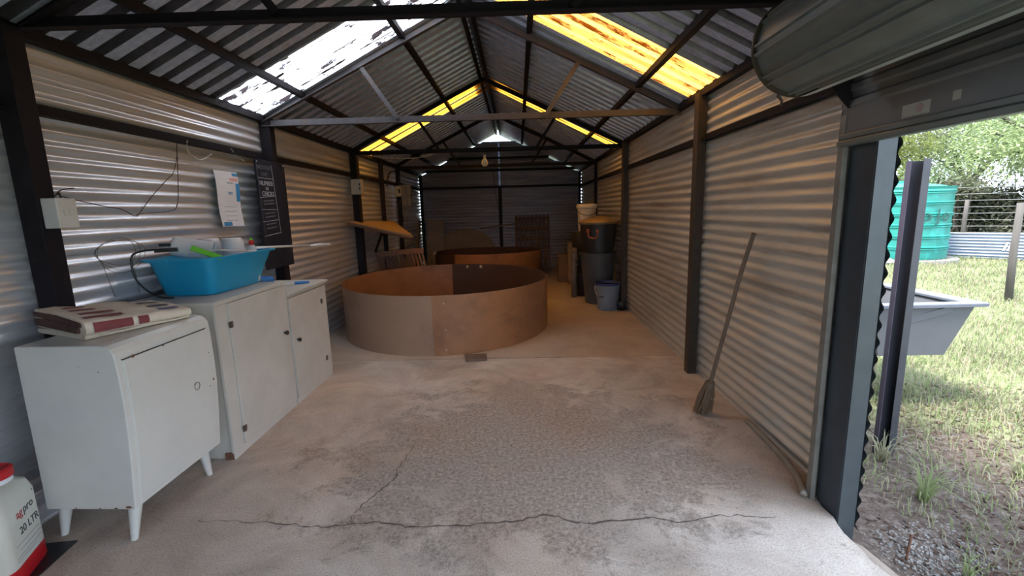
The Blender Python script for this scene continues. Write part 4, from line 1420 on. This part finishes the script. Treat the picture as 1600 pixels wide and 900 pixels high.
for (nm, mt, n_, lb, sz) in (('leaf_litter', 'litter_brown', 5500, 'brown dead leaves littering bare soil by the doorway', .018),
                             ('leaf_litter', 'litter_pale', 4800, 'pale dry leaf scraps littering bare soil by doorway', .016)):
    mb = MB()
    for k in range(n_):
        y = 1.1 + 3.0 * random.random(); x = random.uniform(1.78, 5.2)
        p = Vector((x, y, gz(x, y) + random.uniform(.002, .014)))
        e = Vector((random.uniform(-1, 1), random.uniform(-1, 1), random.uniform(-.35, .35))).normalized()
        f_ = Vector((-e.y, e.x, random.uniform(-.4, .4))).normalized()
        l, w = sz * random.uniform(.6, 1.9), sz * random.uniform(.2, .6)
        mb.add([p - e * l, p + f_ * w, p + e * l, p - f_ * w], [(0, 1, 2, 3)])
    tag(mb.build(nm, mt, None), lb, 'leaf litter', kind='stuff')
mb = MB()
for k in range(2600):
    x = random.gauss(1.98, .15); y = random.gauss(2.25, .26)
    if x < 1.76: continue
    r = random.uniform(.004, .011)
    mb.lathe((x, y, gz(x, y) + r * .2), [(r * .6, -r * .5), (r, r * .1), (r * .55, r * .7)], 5)
tag(mb.build('gravel', 'stone_grey', None), 'grey gravel spilled beside the door jamb', 'gravel', kind='stuff')


def tuft(x, y, n_, h, lb, mt):
    mb = MB()
    for k in range(n_):
        blade(mb, x + random.gauss(0, .018), y + random.gauss(0, .018), h * random.uniform(.5, 1.1), random.uniform(.3, 1.1), .0045)
    tag(mb.build('grass_tuft', mt, None), lb, 'grass', 'grass tufts by the doorway')


tuft(2.32, 2.42, 34, .30, 'long-bladed green grass tuft in front of steel channel post', 'grass_green')
tuft(2.42, 2.85, 26, .30, 'pale arching grass tuft at the foot of steel channel post', 'grass_pale')
tuft(2.05, 1.85, 12, .12, 'small yellow-green weed tuft near the door jamb', 'grass_green')
tuft(2.25, 1.68, 10, .10, 'low bright weed tuft nearest the kerb', 'grass_green')
tuft(2.75, 2.05, 20, .14, 'pale flattened grass tuft on bare soil', 'grass_pale')
tuft(3.1, 2.6, 24, .14, 'green grass tuft beyond the bare soil', 'grass_green')
tag(MB().tube([(1.86, 1.98, -.14), (1.875, 1.985, 0.0)], .006, 6).build('steel_peg', 'chip_rust', None), 'rusty steel peg sticking out of ground by jamb', 'peg')

# ---- steel channel post outside the door
ch = thing('channel_post', 'upright grey steel channel post standing outside the doorway', 'post', (2.53, 2.96, GZ))
MB().box(2.437, 2.441, 2.918, 2.955, GZ - .05, 1.835).build('flange', 'steel_primer', ch)
MB().box(2.441, 2.546, 2.951, 2.955, GZ - .05, 1.835).build('web', 'steel_channel_dark', ch)
MB().box(2.542, 2.546, 2.90, 2.951, GZ - .05, 1.845).box(2.50, 2.542, 2.90, 2.904, GZ - .05, 1.845).build('flange', 'steel_channel', ch)
# ---- wash trough
tr = thing('wash_trough', 'grey plastic wash trough with sloping sides on a pedestal outside', 'trough', (3.2, 3.9, GZ))
X0, X1, Y0, Y1, ZT, ZB = 2.72, 3.62, 3.46, 4.42, .80, .37


def rect(x0, x1, y0, y1, z):
    return [Vector((x1, y1, z)), Vector((x0, y1, z)), Vector((x0, y0, z)), Vector((x1, y0, z))]


m = MB()
loops(m, [rect(2.86, 3.38, Y0 + .06, Y1 - .12, ZB), rect(X0 + .04, X1 - .08, Y0 + .03, Y1 - .03, ZT - .03), rect(X0 + .07, X1 - .11, Y0 + .06, Y1 - .06, ZT - .03), rect(2.89, 3.35, Y0 + .09, Y1 - .15, ZB + .03)])
n = len(m.v); m.f.append((n - 4, n - 3, n - 2, n - 1)); m.mi.append(0)
m.build('bowl', 'trough_grey', tr)
m = MB()
loops(m, [rect(X0, X1, Y0, Y1, ZT - .03), rect(X0 - .004, X1 + .004, Y0 - .004, Y1 + .004, ZT), rect(X0 + .09, X1 - .13, Y0 + .08, Y1 - .08, ZT), rect(X0 + .09, X1 - .13, Y0 + .08, Y1 - .08, ZT - .03), rect(X0, X1, Y0, Y1, ZT - .03)], False)
bevel(m.build('rim', 'trough_rim', tr), .008)
MB().bar((2.9, Y0 + .058, .62), (3.36, Y0 + .028, .755), .05, .02, up=(0, 1, 0)).build('support_strut', 'trough_grey', tr)
MB().tube([(3.20, 3.78, GZ - .05), (3.20, 3.78, ZB + .005)], .04, 14).build('pedestal', 'steel_channel', tr, smooth=True)

# ---- green water tank
tk = thing('water_tank', 'ribbed turquoise-green plastic water tank with scrawled lettering', 'water tank', (11.0, 13.2, 0))
TX, TY, TR_ = 11.05, 13.35, 1.08
pf = [(0, 0), (TR_ * .97, 0)]
for k in range(6):
    z = .06 + k * .30
    pf += [(TR_ * .985, z), (TR_ * .985, z + .20), (TR_ * 1.012, z + .215), (TR_ * 1.012, z + .235), (TR_ * .985, z + .25), (TR_ * 1.012, z + .265), (TR_ * 1.012, z + .285)]
pf += [(TR_, 1.88), (TR_ * 1.02, 1.95), (TR_ * .98, 1.90), (TR_ * .80, 1.98), (TR_ * .4, 2.06), (.25, 2.08), (.25, 2.14), (0, 2.15)]
zb = GZ + .10
MB().lathe((TX, TY, zb), pf, 56).build('tank_shell', 'tank_green', tk, smooth=True, auto=30)
tp = Vector((TX, TY, 0))
dirc = (Vector((0, 0, 0)) - tp).normalized()
dirc = Quaternion((0, 0, 1), math.radians(14)) @ dirc
xd = Vector((-dirc.y, dirc.x, 0))
for k, ch_ in enumerate('JoJo'):
    q = Quaternion((0, 0, 1), math.radians((-2, 14, 29, 41)[k])) @ dirc
    text('tank_lettering', ch_, .46, 'tank_text', tk, tp + q * (TR_ + .03) + UZ * (zb + 1.18), Vector((-q.y, q.x, 0)), UZ, extrude=.003)
tag(MB().lathe((TX, TY, GZ - .03), [(0, 0), (1.35, 0), (1.33, .125), (0, .125)], 26).build('tank_plinth', 'stone_grey', None), 'low stone plinth under the green water tank', 'plinth')
random.seed(9)
for k in range(3):
    a = math.radians(205 + k * 18)
    p = (TX + 1.45 * math.cos(a), TY + 1.45 * math.sin(a), GZ + .04)
    tag(MB().lathe(p, [(0, -.10), (.15, -.06), (.18, .02), (.1, .12), (0, .14)], 8).build('rock', 'stone_grey', None), ('flat grey rock at left foot of tank plinth', 'grey rock at middle front of tank plinth', 'grey rock at right front of tank plinth')[k], 'rock')

# ---- low corrugated iron screen
sc = thing('iron_screen', 'low pale corrugated iron screen behind the wooden fence post', 'fence', (14.4, 12.2, GZ))
S0, S1 = Vector((12.55, 13.6, 0)), Vector((16.8, 9.2, 0))
sd = (S1 - S0).normalized(); sn = Vector((-sd.y, sd.x, 0))
for k in range(2):
    L0, L1 = k * 3.05, (k + 1) * 3.05 + .05
    vs, fs = [], []
    n = 64
    for i in range(n + 1):
        z = GZ + .04 + .70 * i / n
        off = .022 * math.sin(2 * PI * 8 * i / n) + .004 * k
        vs += [S0 + sd * L0 + sn * off + UZ * z, S0 + sd * L1 + sn * off + UZ * z]
        if i: fs.append((2 * i - 2, 2 * i - 1, 2 * i + 1, 2 * i))
    MB().add(vs, fs).build('corrugated_sheet', 'zinc_blue', sc, smooth=True)
c0 = S0 + sd * 1.25 - sn * .03
for k in range(3):
    q = c0 + sd * .085 * k
    MB().bar(q + UZ * (GZ + .26 ), q + UZ * (GZ + .50 + .03 * k) + sd * .07, .05, .006, up=sn).build('painted_mark', 'zinc_mark', sc)

# ---- wire fence and posts
random.seed(31)
tag(MB().tube([(8.23, 7.58, GZ - .1), (8.20, 7.60, .7), (8.22, 7.62, 1.50)], [.055, .05, .045], 10).build('fence_post', 'fence_wood', None, smooth=True), 'near grey wooden fence post standing in the grass', 'fence post', 'wooden fence posts')
F0, F1 = Vector((6.0, 19.5, 0)), Vector((24.0, 9.0, 0))
for k, f in enumerate((.10, .36, .455, .56, .70, .86)):
    p = F0 + (F1 - F0) * f
    tag(MB().tube([p + UZ * (GZ - .1), p + UZ * 1.0, p + UZ * (2.0 if k % 2 else 1.55)], [.06, .055, .05], 8).build('fence_post', 'fence_wood', None, smooth=True),
        ('fence post hidden mostly behind the door jamb and tank', 'fence post standing behind the turquoise tank', 'short fence post at left end of the iron screen', 'fence post rising behind the iron screen', 'fence post beyond the wooden post, before the bushes', 'last fence post out past the iron screen')[k], 'fence post', 'wooden fence posts')
fw_ = thing('wire_fence', 'wire fence of thin horizontal strands behind tank and screen', 'fence', (15, 14.2, 0))
for k in range(9):
    z = .35 + k * .2
    MB().tube([F0 + UZ * z, (F0 + F1) / 2 + UZ * (z - .03), F1 + UZ * z], .006, 4).build('strand', 'fence_wire', fw_)

# ---- trees and bushes
def leaves(center_list, n_, size, seed):
    random.seed(seed)
    mb = MB()
    per = max(1, n_ // len(center_list))
    for (c, r) in center_list:
        for k in range(per):
            d = Vector((random.gauss(0, 1), random.gauss(0, 1), random.gauss(0, .8)))
            d = d.normalized() * random.random() ** .45
            p = Vector(c) + Vector((d.x * r, d.y * r, d.z * r * .65))
            e = Vector((random.uniform(-1, 1), random.uniform(-1, 1), random.uniform(-.6, .4))).normalized()
            f_ = e.cross(Vector((random.uniform(-.4, .4), random.uniform(-.4, .4), 1))).normalized()
            l, w = size * random.uniform(.6, 1.4), size * random.uniform(.22, .45)
            mb.add([p - e * l, p + f_ * w, p + e * l, p - f_ * w], [(0, 1, 2, 3)])
    return mb


def tree(x, y, h, r, n_, mt, label, seed, size=.16, trunk=.22, low=.35):
    random.seed(seed)
    t = thing('tree', label, 'tree', (x, y, GZ), 'trees beyond the wire fence')
    tops = []
    mb = MB()
    fork = Vector((x + random.uniform(-.3, .3), y + random.uniform(-.3, .3), h * low))
    mb.tube([(x, y, GZ - .1), ((x + fork.x) / 2, (y + fork.y) / 2, h * low * .5), fork], [trunk, trunk * .8, trunk * .7], 9)
    cl_ = []
    for k in range(9):
        a = 2 * PI * k / 9 + random.uniform(-.3, .3)
        rr = r * random.uniform(.35, .8)
        c = Vector((x + rr * math.cos(a), y + rr * math.sin(a), h * random.uniform(low + .12, .85)))
        mb.tube([fork, (fork + c) / 2 + Vector((random.uniform(-.3, .3), random.uniform(-.3, .3), .2)), c], [trunk * .45, trunk * .28, trunk * .10], 6)
        cl_.append((c, r * random.uniform(.36, .55)))
    cl_.append((Vector((x, y, h * .88)), r * .5))
    mb.build('trunk', 'bark', t, smooth=True)
    leaves(cl_, n_, size, seed + 1).build('foliage', mt, t)
    return t


tree(20.6, 17.6, 6.6, 5.2, 26000, 'leaf_light', 'broad light-green tree with thick dark trunk beyond the iron screen', 101, .10, .30, .36)
tree(14.2, 20.5, 5.6, 3.6, 14000, 'leaf_yellow', 'yellow-green tree behind the water tank', 202, .10, .18, .28)
tree(15.0, 28.5, 7.4, 4.6, 9000, 'leaf_mid', 'green tree far behind the tank, beside the door jamb', 303, .15, .2, .25)
tree(28.5, 29.5, 9.0, 5.6, 11000, 'leaf_mid', 'tall mid-green tree at the back of the yard', 404, .17, .3, .25)
tree(29.0, 15.0, 7.0, 5.0, 9000, 'leaf_light', 'pale green tree out past the thick trunk', 505, .15, .24, .25)
tree(21.5, 29.5, 8.5, 5.0, 9000, 'leaf_dull', 'dull green tree farthest back behind the others', 606, .17, .3, .2)
for k, (x, y, r, mt, lb) in enumerate(((16.6, 17.3, 1.6, 'leaf_dull', 'dull tangled bush behind fence next to tank'), (19.2, 14.9, 1.7, 'leaf_dull', 'brown-green tangled bush behind the iron screen'),
                                     (21.9, 12.6, 1.8, 'leaf_mid', 'green bush at the end of the wire fence'), (13.2, 23.6, 1.9, 'leaf_mid', 'low green bush behind the water tank'),
                                     (19.0, 21.8, 2.6, 'leaf_mid', 'rounded green bush between tank and thick-trunked tree'), (24.8, 22.8, 3.0, 'leaf_dull', 'big dull bush beneath the broad light-green tree'),
                                     (25.4, 17.0, 2.5, 'leaf_dull', 'dull bush past the thick trunk'), (22.6, 26.0, 3.2, 'leaf_mid', 'tall green bush seen beneath the tree crowns'))):
    random.seed(900 + k)
    t = thing('bush', lb, 'bush', (x, y, GZ), 'bushes beyond the wire fence')
    mb = MB()
    cl_ = []
    for j in range(40):
        a = random.uniform(0, 2 * PI); rr = r * random.uniform(.2, 1.1)
        c = Vector((x + rr * math.cos(a), y + rr * math.sin(a), random.uniform(.3, 1.2 * r)))
        mb.tube([(x + random.uniform(-.6, .6), y + random.uniform(-.6, .6), GZ), Vector((x, y, 0)) * .4 + c * .6 + Vector((0, 0, -.3 * c.z)), c], [.05, .04, .015], 5)
        if j < 14: cl_.append((c, r * .5))
    mb.build('branches', 'bark', t)
    leaves(cl_, 11000, .11, 950 + k).build('foliage', mt, t)
